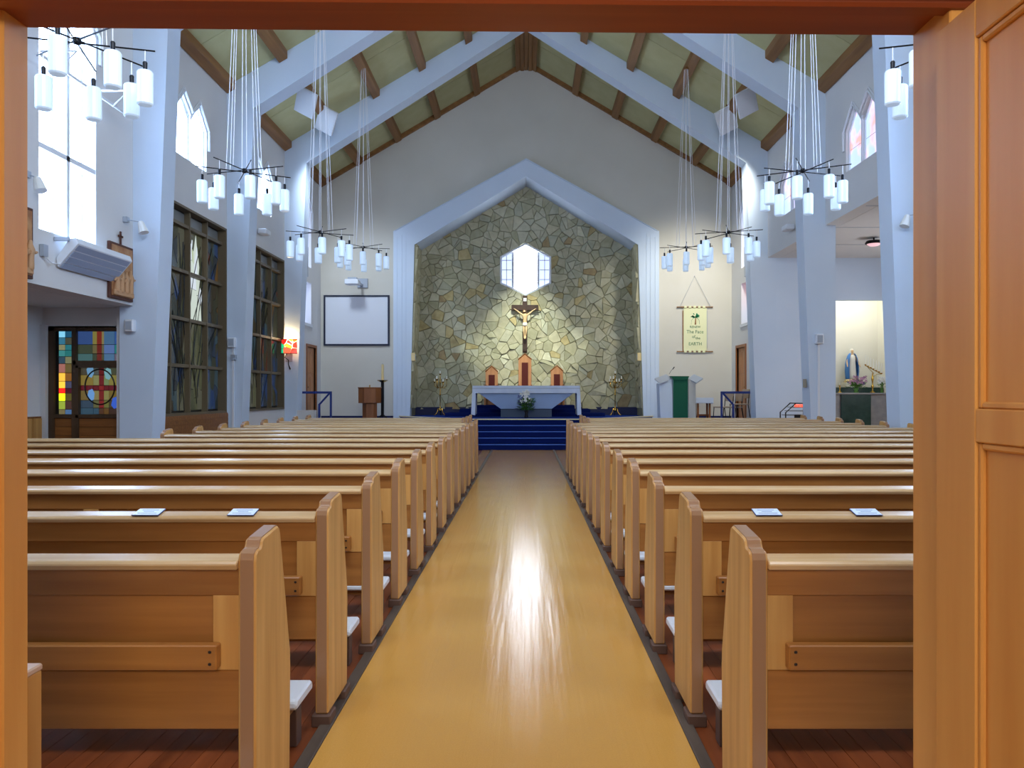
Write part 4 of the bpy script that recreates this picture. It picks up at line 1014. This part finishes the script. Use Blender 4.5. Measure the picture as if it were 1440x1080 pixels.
# handrails
def handrail(s, label):
    t = thing('handrail', label, 'handrail', (s * 5.6, 20.6, .58), 'blue handrails at the sanctuary ends')
    Y = 20.6; xo, xi = s * 6.02, s * 5.12; z = 1.42
    B().box(min(xo, xi), max(xo, xi), Y - .03, Y + .03, z - .03, z + .03).obj('top_rail', 'bluemetal', t, .004)
    B().box(xi + (0 if s > 0 else -.05), xi + (.05 if s > 0 else 0), Y - .025, Y + .025, .58, z).obj('post', 'bluemetal', t, .004)
    xm = xi + s * .33
    B().box(xm - .025, xm + .025, Y - .025, Y + .025, .58, 1.12).obj('post', 'bluemetal', t, .004)
    B().tube([(xm, Y, 1.1), (xi + s * .06, Y, z - .02)], .026, 6).obj('brace', 'bluemetal', t)
handrail(-1, 'blue metal handrail below the coloured wall lamp'); handrail(1, 'blue metal handrail in front of the stacked chairs')
tag(B().box(-6.19, -5.45, 20.1, 20.35, .02, .96).obj('ramp_parapet', 'wall', None, .01), 'low white parapet wall at foot of the blue rail', 'parapet')

# vestry doors in the side walls
for k, s in enumerate((-1, 1)):
    d = sroot('door_%d' % (k + 3), 'brown timber vestry door beside the end wall')
    y0, y1, z0, z1 = 22.1, 23.0, .58, 2.72
    B().sheet([(y0 - .08, z0), (y1 + .08, z0), (y1 + .08, z1 + .08), (y0 - .08, z1 + .08)], [[(y0, z0 + .01), (y1, z0 + .01), (y1, z1), (y0, z1)]], YZ, s * (W - .03), s * (W + .1)).obj('door_frame', 'oak', d)
    B().box(s * (W + .04), s * (W + .09), y0, y1, z0, z1).obj('door_leaf', 'chairwood', d)
    for a_, b_2 in ((z0 + .12, z0 + .7), (z0 + .8, z0 + 1.3), (z0 + 1.4, z1 - .12)):
        for c_, e_ in ((y0 + .1, (y0 + y1) / 2 - .04), ((y0 + y1) / 2 + .04, y1 - .1)): B().box(s * (W + .03), s * (W + .045), c_, e_, a_, b_2).obj('door_panel', 'chairwood', d, .004)
    B().lathe([(0, -.03), (.03, 0), (0, .03)], (s * (W + .0), y0 + .1, z0 + 1.0), 8).obj('door_handle', 'brass', d)

# chairs stacked at the right
def stackchair(x, y, z, rz):
    t = local('stacking_chair', 'beige stacking chair', 'chair', (x - .12, y, z), 'stacked chairs behind the blue rail', rz)
    B().box(-.2, .2, -.2, .2, .42, .455).obj('seat', 'chairfabric', t, .008)
    B().box(-.2, .2, .19, .215, .60, .85).obj('backrest', 'chairfabric', t, .006)
    for sx_ in (-1, 1):
        B().tube([(sx_ * .2, -.2, 0), (sx_ * .19, -.17, .42)], .012, 6).obj('leg', 'black', t)
        B().tube([(sx_ * .2, .24, 0), (sx_ * .19, .17, .42), (sx_ * .19, .21, .84)], .012, 6).obj('leg', 'black', t)
    return t
Ys = 21.6
for x, z, rz, lb in ((5.56, .58, 70, 'beige stacking chair with its seat facing the aisle, lone nearest the rail brace'), (5.82, .58, 78, 'beige stacking chair, middle one of the row by vestry door'), (6.0, .66, 78, 'beige stacking chair on top at the wall end of the row')):
    stackchair(x, Ys if z < .6 else Ys - .0, z, math.radians(-rz))['label'] = lb
# candle rack (votives)
cxr = P(1116, 0, 19.0).x
t = thing('votive_rack', 'black metal candle rack with slanted end and red lights, against the chapel wall', 'rack', (cxr, 19.0, 0))
z1, z0 = P(0, 567, 19.0).z, .0
xa, xb_, xc_ = P(1101, 0, 19).x, P(1115, 0, 19).x, P(1134, 0, 19).x
for Yr in (18.8, 19.2):
    B().tube([(xa, Yr, 0), (xa, Yr, P(0, 580, 19).z), (xb_, Yr, z1), (xc_, Yr, z1), (xc_, Yr, 0)], .016, 6).obj('end_frame', 'black', t)
for k, zz in enumerate((z1, z1 - .09, z1 - .18, z1 - .28)):
    B().box(xb_ - k * .07, xc_, 18.8, 19.2, zz - .012, zz).obj('shelf', 'black', t)
for k in range(3): tag(B().lathe([(0, 0), (.03, 0), (.035, .06), (0, .06)], (P(1119 + k * 4, 0, 18.84).x, 18.84, z1 - .088), 10).obj('votive_light', 'redglow'), 'small glowing red votive light on the black rack, %s' % ('nearest its slanted end', 'middle of three', 'farthest from its slanted end')[k], 'candle', 'red votive lights')
tag(B().box(P(1117, 0, 18.78).x, P(1128, 0, 18.78).x, 18.76, 18.79, z1 - .40, z1 - .27).obj('donation_box', 'black'), 'small black donation box at the foot of candle rack', 'box')

# ------------------------------------------------------------------ marian altar in the chapel niche
t = thing('chapel_altar', 'grey marble side altar with dark green marble centre panel', 'altar', (8.6, 20.8, 0))
B().box(7.58, 9.68, 20.45, 21.5, 0, 1.37).obj('altar_body', 'greymarble', t)
B().box(P(1183, 0, 20.4).x, P(1225, 0, 20.4).x, 20.40, 20.45, 0, 1.37).obj('centre_panel', 'marble', t, .004)
B().box(7.56, 9.69, 20.36, 21.5, 1.37, 1.41).obj('altar_slab', 'greymarble', t, .006)
B().box(7.58, 9.68, 21.2, 21.55, 1.41, 1.56).obj('gradine', 'marble', t, .004)
sxm = P(1198.5, 0, 21.35).x; sy = 21.36; zb = P(0, 538, 21.36).z
B().box(sxm - .22, sxm + .22, 21.2, 21.55, 1.56, zb).obj('statue_plinth', 'plaster', t, .006)
t = thing('madonna_statue', 'painted statue of a woman in blue mantle and white robe, arms lowered', 'statue', (sxm, sy, zb))
H = .92
B().lathe([(0, 0), (.2, 0), (.23, .03), (.19, .07), (.15, .09), (0, .1)], (sxm, sy, zb), 14, 1, .6).obj('cloud_base', 'wax', t, smooth=True)
robe = [(.0, .08), (.125, .08), (.12, .2), (.105, .4), (.09, .55), (.095, .66), (.085, .72), (.035, .765), (.03, .79), (0, .80)]
rb = B().lathe(robe, (sxm, sy, zb), 22, 1, .75)
for v_ in rb.bm.verts:
    a_ = math.atan2(v_.co.y - sy, v_.co.x - sxm); k = max(0, 1 - (v_.co.z - zb) / .6) * .09
    v_.co.x += (v_.co.x - sxm) * k * math.cos(a_ * 9); v_.co.y += (v_.co.y - sy) * k * math.cos(a_ * 9)
rb.obj('robe', 'robe', t, smooth=True)
# mantle: open at the front
mb = B(); rings = []
for zz, rr_ in ((.10, .17), (.3, .19), (.5, .185), (.65, .155), (.74, .12), (.80, .075)):
    ring = []
    for k in range(17):
        a_ = math.radians(-52 + 284 * k / 16); f_ = 1 + .06 * math.cos(k * 2.4) * (1 - zz)
        ring.append((sxm + rr_ * f_ * math.cos(a_), sy + .75 * rr_ * f_ * math.sin(a_) + .01, zb + zz))
    rings.append(ring)
for thick in (0, 1):
    vv = [[mb.bm.verts.new((sxm + (p[0] - sxm) * (1 - .07 * thick), sy + (p[1] - sy) * (1 - .07 * thick), p[2])) for p in r_] for r_ in rings]
    for u, v_ in zip(vv, vv[1:]):
        for k in range(16): mb.bm.faces.new((u[k], u[k + 1], v_[k + 1], v_[k]))
mb.obj('mantle', 'mantle', t, smooth=True)
skinned('body', 'skin', t, [((sxm, sy, zb + .70), .05), ((sxm, sy - .005, zb + .80), .022), ((sxm, sy - .012, zb + .855), (.036, .042)), ((sxm, sy - .008, zb + .90), .03),
        ((sxm - .10, sy - .01, zb + .70), .03), ((sxm - .15, sy - .03, zb + .56), .025), ((sxm - .165, sy - .09, zb + .47), .017), ((sxm - .175, sy - .12, zb + .42), (.018, .01)),
        ((sxm + .10, sy - .01, zb + .70), .03), ((sxm + .15, sy - .03, zb + .56), .025), ((sxm + .165, sy - .09, zb + .47), .017), ((sxm + .175, sy - .12, zb + .42), (.018, .01))],
        [(0, 1), (1, 2), (2, 3), (0, 4), (4, 5), (5, 6), (6, 7), (0, 8), (8, 9), (9, 10), (10, 11)])
vl = B().lathe([(.075, -.12), (.06, -.04), (.055, .02), (.04, .05), (.0, .065)], (sxm, sy + .012, zb + .86), 14, 1, .8)
for v_ in list(vl.bm.verts):
    if v_.co.y < sy - .02 and v_.co.z < zb + .885: v_.co.y = sy - .012
vl.obj('veil', 'robe', t, smooth=True)
bouquet('flower_arrangement', 'mauve flowers in dark green pot in front of the blue statue', P(1204, 0, 20.7).x, 20.7, 1.41, .42, .22, [('pinkpetal', 30, (.55, 1.0), 1.1, .06), ('purplepetal', 10, (.5, .8), 1.3, .05)], 'leaf', n=90, seed=9, vh=.12)
bouquet('white_bouquet', 'round bunch of white flowers on the chapel altar beside the candelabrum', P(1240, 0, 20.7).x, 20.7, 1.41, .38, .13, [('petal', 24, (.75, 1.0), .9, .07)], 'leaf', n=50, seed=3, vh=.14)
def brasscandle(x, h, label):
    t = thing('candlestick', label, 'candlestick', (x, 20.6, 1.41), 'brass candlesticks on the chapel altar')
    B().lathe([(0, 0), (.05, 0), (.05, .015), (.015, .04), (.012, .1), (.025, .13), (.012, .16), (.012, h - .04), (.035, h), (0, h)], (x, 20.6, 1.41), 12).obj('stem', 'brass', t, smooth=True)
    B().lathe([(0, h - .005), (.012, h - .005), (.012, h + .07), (0, h + .075)], (x, 20.6, 1.41), 8).obj('candle', 'waxwhite', t)
    return t
brasscandle(P(1181, 0, 20.6).x, .2, 'short brass candlestick at far end of the chapel altar')
t = thing('menorah', 'brass candelabrum with tilted bar of seven slim white candles on the chapel altar', 'candelabrum', (P(1227, 0, 20.6).x, 20.6, 1.41)); mxx = P(1227, 0, 20.6).x
B().lathe([(0, 0), (.06, 0), (.06, .015), (.02, .05), (.015, .12), (.04, .17), (.015, .22), (.02, .3), (.035, .36), (.02, .44), (.012, .52), (0, .53)], (mxx, 20.6, 1.41), 12).obj('stem', 'brass', t, smooth=True)
pa, pb = P(1217, 514, 20.75), P(1240, 526, 20.45)
B().tube([tuple(pa), tuple(pb)], .012, 6).obj('candle_bar', 'brass', t)
B().tube([tuple(pa + Vector((.02, 0, 0))), tuple((pa + pb) / 2 + Vector((0, 0, -.09))), (mxx, 20.6, 1.41 + .42)], .008, 5).tube([tuple(pb - Vector((.02, 0, 0))), tuple((pa * .3 + pb * .7) + Vector((0, 0, -.07))), (mxx, 20.6, 1.41 + .42)], .008, 5).obj('curved_arm', 'brass', t)
for k in range(7):
    q = pa.lerp(pb, k / 6)
    B().lathe([(0, -.005), (.012, 0), (.026, .03), (0, .03)], q, 8).obj('drip_cup', 'brass', t)
    B().lathe([(0, .02), (.010, .02), (.009, .28), (0, .285)], q, 8).obj('candle', 'waxwhite', t)
# chapel ceiling lamp
t = thing('ceiling_lamp', 'round dark-rimmed ceiling lamp with red glass in the chapel', 'lamp', (P(1229, 0, 17.5).x, 17.5, 4.7)); lx = P(1229, 345, 17.5)
B().lathe([(0, .12), (.16, .10), (.19, .05), (.18, .03), (0, .03)], lx, 18).obj('rim', 'black', t, smooth=True)
B().lathe([(0, -.02), (.09, -.01), (.15, .03), (0, .04)], lx, 18).obj('glass_bowl', mat('ceiling_lamp_glass', (190, 150, 150), .3, emit=(230, 180, 190), es=.8), t, smooth=True)
B().tube([tuple(lx + Vector((0, 0, .1))), (lx.x, lx.y, 4.9)], .02, 8).obj('stem', 'black', t)

# ------------------------------------------------------------------ wall fittings, left
# radiant heater
t = thing('wall_heater', 'long tilted grey radiant heater under the tall window', 'heater', (-6.1, 11.0, 3.2))
pr = [(-5.93, 3.37), (-5.87, 3.40), (-5.90, 3.47), (-6.0, 3.46), (-6.19, 3.16), (-6.19, 3.06)]
B().prism([(-5.90, 3.37), (-5.93, 3.45), (-6.02, 3.44), (-6.19, 3.18), (-6.17, 3.06)], XZ, 10.3, 11.72).obj('casing', 'white', t, .006)
for k in range(4):
    f0, f1 = k / 4 + .02, (k + 1) / 4 - .02
    a_ = Vector((-5.915, 0, 3.366)).lerp(Vector((-6.165, 0, 3.054)), f0); b_3 = Vector((-5.915, 0, 3.366)).lerp(Vector((-6.165, 0, 3.054)), f1)
    nrm = Vector((.78, 0, -.62)) * .01
    B().hexa([(a_.x, 10.34, a_.z), (b_3.x, 10.34, b_3.z), (b_3.x, 11.68, b_3.z), (a_.x, 11.68, a_.z)], [(a_.x + nrm.x, 10.34, a_.z + nrm.z), (b_3.x + nrm.x, 10.34, b_3.z + nrm.z), (b_3.x + nrm.x, 11.68, b_3.z + nrm.z), (a_.x + nrm.x, 11.68, a_.z + nrm.z)]).obj('heating_slat', mat('heater_face_%d' % k, (160, 174, 200), .4, .1), t)
for yy in (10.25, 11.5): B().box(-6.19, -6.0, yy, yy + .04, 3.40, 3.45).obj('bracket', 'grey', t)
B().box(-6.19, -6.14, 9.95, 10.05, 3.15, 3.30).obj('switch_box', 'grey', t); B().tube([(-6.17, 10.0, 3.16), (-6.12, 10.1, 3.08), (-6.15, 10.3, 3.10)], .008, 5).obj('cable', 'white', t)
# curtain bar over the tall window with bent end brackets
t = thing('window_bar', 'slanted white bar with bent brackets across the tall window', 'bar', (-6.0, 10.6, 5.9))
B().tube([(-5.95, 9.6, 5.55), (-5.95, 11.7, 5.55)], .022, 6).obj('bar', 'trimwhite', t)
for yy in (9.95, 11.25): B().tube([(-6.18, yy, 5.75), (-5.72, yy, 5.75), (-5.95, yy, 5.52)], .016, 6).obj('bracket', 'trimwhite', t)
# stations of the cross
def station(y0, y1, z0, z1, label):
    t = thing('relief_plaque', label, 'plaque', (-6.17, (y0 + y1) / 2, z0), 'brown relief plaques on the side wall')
    B().box(-6.195, -6.15, y0, y1, z0, z1).obj('board', 'plaqueedge', t, .006)
    B().box(-6.15, -6.14, y0 + .04, y1 - .04, z0 + .04, z1 - .04).obj('ground', 'plaque', t)
    yc = (y0 + y1) / 2; zc = z0 + .08
    B().box(-6.14, -6.10, y0 + .06, y1 - .06, z0 + .05, z0 + .13).obj('relief_ground', 'relief', t, .01)
    for k, (dy, hh) in enumerate(((-.2, .34), (-.07, .42), (.07, .36), (.2, .40))):
        x = -6.12; yy = yc + dy
        skinned('relief_figure', 'relief', t, [((x, yy, zc), .05), ((x, yy, zc + hh * .4), .045), ((x, yy, zc + hh * .75), .05), ((x, yy, zc + hh * .86), .022), ((x, yy, zc + hh), .034), ((x + .01, yy + .06, zc + hh * .6), .022), ((x + .02, yy + .11, zc + hh * .66), .018), ((x + .01, yy - .06, zc + hh * .6), .022), ((x + .02, yy - .09, zc + hh * .5), .018)],
                [(0, 1), (1, 2), (2, 3), (3, 4), (2, 5), (5, 6), (2, 7), (7, 8)], sub=1)
    B().box(-6.18, -6.16, yc - .015, yc + .015, z1, z1 + .2).box(-6.18, -6.16, yc - .06, yc + .06, z1 + .11, z1 + .14).obj('small_cross', 'plaqueedge', t)
station(11.56, 12.24, 2.82, 3.66, 'brown relief plaque of small figures, beside the heater'); station(9.15, 9.76, 2.82, 3.70, 'brown relief plaque of small figures, half behind the entrance frame')
# conical spots
def cone(x, y, z, s, label):
    t = thing('cone_spotlight', label, 'spotlight', (x, y, z), 'white cone spotlights')
    d = Vector((s * -.35, -.1, -1)).normalized(); p = Vector((x, y, z))
    B().tube([tuple(p - d * .09), tuple(p - d * .07), tuple(p + d * .1)], [.03, .045, .075], 14).obj('cone_shade', 'whitecap', t)
    B().tube([tuple(p - d * .08), (s * 6.15, y - .05, z + .1)], .009, 6).obj('arm', 'grey', t)
    B().box(s * 6.13, s * 6.195, y - .09, y - .01, z + .06, z + .14).obj('wall_mount', 'grey', t)
cone(P(202, 320, 12.15).x, 12.1, P(202, 320, 12.15).z, -1, 'white cone spotlight on wall arm above relief plaque by the column')
cone(P(61, 267, 10.2).x + .25, 9.7, P(61, 267, 10.0).z, -1, 'white cone spotlight on wall arm beside the door frame, left')
cone(P(1272, 311, 12.2).x, 12.15, P(1272, 311, 12.2).z, 1, 'white cone spotlight on the chapel-side column')
for s, (px_, py_), lb in ((-1, (372, 333), 'small white flood lamp above the second stained window'), (1, (1101, 327), 'small white flood lamp above the chapel opening')):
    c = P(px_, py_, 18.6); x = s * 6.05
    t = thing('wall_floodlight', lb, 'spotlight', (x, 18.2, c.z), 'wall floodlights')
    B().box(x - .1, x + .1, 17.9, 18.25, c.z - .06, c.z + .06, Matrix.Translation((0, 0, 0))).obj('lamp_housing', 'white', t, .02)
    B().tube([(x, 18.1, c.z), (s * 6.19, 18.2, c.z + .05)], .02, 6).obj('bracket', 'grey', t)
# loudspeakers on columns
def speaker(x0, x1, y0, y1, Y, label, conduit=False):
    a_, b_4 = P(x0, y1, Y), P(x1, y0, Y)
    t = thing('wall_speaker', label, 'speaker', ((a_.x + b_4.x) / 2, Y, a_.z), 'small white wall speakers')
    B().box(a_.x, b_4.x, Y - .12, Y - .003, a_.z, b_4.z).obj('speaker_case', 'white', t, .012)
    B().box(a_.x + .02, b_4.x - .02, Y - .127, Y - .12, a_.z + .03, b_4.z - .03).obj('grille', 'grey', t, .002)
    if conduit:
        xm = (a_.x * .45 + b_4.x * .55); B().box(xm - .02, xm + .02, Y - .03, Y - .003, 0.05, a_.z).obj('conduit', 'white', t)
    return t
speaker(180, 192, 450, 467, 12.33, 'white wall speaker on the column next to the cross door')
t = speaker(322.5, 333, 475, 489, 16.2, 'white wall speaker and conduit between the stained windows', True)
B().box(P(326, 0, 16.2).x, P(333, 0, 16.2).x, 16.12, 16.195, P(0, 506, 16.2).z, P(0, 499, 16.2).z).obj('junction_box', 'grey', t)
speaker(1145, 1155.5, 470, 484, 16.2, 'white wall speaker and conduit on the chapel column', True)
for s in (-1, 1):
    t = thing('column_speaker', 'tall grey line speaker between the narrow windows, %s' % ('screen side' if s < 0 else 'banner side'), 'speaker', (s * 6.1, 21.8, 4.65), 'tall grey line speakers')
    B().box(s * 6.03, s * 6.17, 21.5, 21.66, 4.62, 5.45).obj('speaker_case', 'grey', t, .01); B().box(s * 6.05, s * 6.15, 21.49, 21.5, 4.66, 5.41).obj('grille', mat('speaker_grille_%d' % (s + 2), (120, 128, 146), .6), t)
    B().box(s * 6.17, s * 6.19, 21.55, 21.62, 4.9, 5.0).obj('bracket', 'grey', t)
    p = P(180 if s < 0 else 0, 0, 1)
    t = thing('pilaster_lamp', 'small white lamp on edge of the chancel arch, %s' % ('screen side' if s < 0 else 'banner side'), 'lamp', (s * 3.36, YA, 2.45), 'small lamps on the arch')
    B().box(s * 3.30, s * 3.41, YA - .1, YA + .02, 2.36, 2.60, None).obj('lamp_body', 'wax', t, .01)
    B().box(s * 3.29, s * 3.30, YA - .08, YA, 2.40, 2.56).obj('lens', 'grey', t)
# light switches near vestry doors, wall notice on the right column
tag(B().box(-6.17, -6.0, 20.05, 20.068, 2.2, 2.42).obj('switch_plate', 'grey'), 'small grey switch plate on the column near the vestry', 'switch')
tag(B().box(P(1130.5, 0, 16.4).x, P(1130.5, 0, 16.4).x + .02, 16.3, 16.46, P(0, 545, 16.4).z, P(0, 533, 16.4).z).obj('beige_plaque', mat('beige_plaque', (170, 158, 136), .6)), 'small beige plaque on inner face of the chapel column', 'plaque')

# coloured glass wall lamp
c = P(404, 490, 19.9)
t = thing('stained_glass_lamp', 'glowing red, yellow and green glass wall lamp on the column', 'lamp', (c.x, 19.9, c.z))
cols = [((255, 90, 60), 1.5), ((255, 190, 50), 2.2), ((255, 230, 130), 3.5), ((40, 190, 130), .9), ((255, 120, 40), 1.8), ((230, 40, 30), 1.2), ((255, 210, 80), 2.4), ((240, 70, 50), 1.3)]
rl = random.Random(5); x0_, x1_, z0_, z1_ = P(393, 0, 19.85).x, P(417, 0, 19.85).x, P(0, 497, 19.85).z, P(0, 477, 19.85).z
sd = [(rl.uniform(x0_, x1_), rl.uniform(z0_, z1_)) for _ in range(10)]
for i, p in enumerate(voronoi(sd, [(x0_, z0_), (x1_, z0_), (x1_, z1_), (x0_, z1_)])):
    p = tidy(p, .01)
    if len(p) < 3: continue
    q, cc = shrink(p, .008)
    rgb, s_ = cols[3] if cc[0] < x0_ + .1 and cc[1] < (z0_ + z1_) / 2 + .08 else rl.choice([q_ for q_ in cols if q_ != cols[3]])
    B().prism(q, lambda u, v, k_: (u, k_ + .10 * ((u - (x0_ + x1_) / 2) / .2) ** 2, v), 19.80, 19.81).obj('glass_piece', gcol(rgb, s_), t)
for zz in (z0_, z1_): B().tube([(x0_ + (x1_ - x0_) * k / 6, 19.81 + .10 * ((k - 3) / 3) ** 2, zz) for k in range(7)], .010, 5).obj('lamp_rim', 'black', t)
B().box(c.x - .04, c.x + .04, 19.9, 20.06, c.z - .06, c.z + .06).obj('wall_mount', 'black', t)
B().tube([(c.x, 19.85, z0_ - .01), (c.x - .05, 19.86, z0_ - .10), (c.x + .04, 19.87, z0_ - .17), (c.x + .03, 19.9, z0_ - .28), (c.x + .06, 19.95, z0_ - .40)], [.012, .012, .014, .012, .02], 6).obj('iron_scroll', 'black', t)
pl_ = bpy.data.lights.new('stained_lamp_bulb', 'POINT'); pl_.energy = 16; pl_.color = (1, .72, .36); pl_.shadow_soft_size = .04
po = bpy.data.objects.new('stained_lamp_bulb', pl_); COL.objects.link(po); po.location = (c.x, 19.93, c.z + .22)
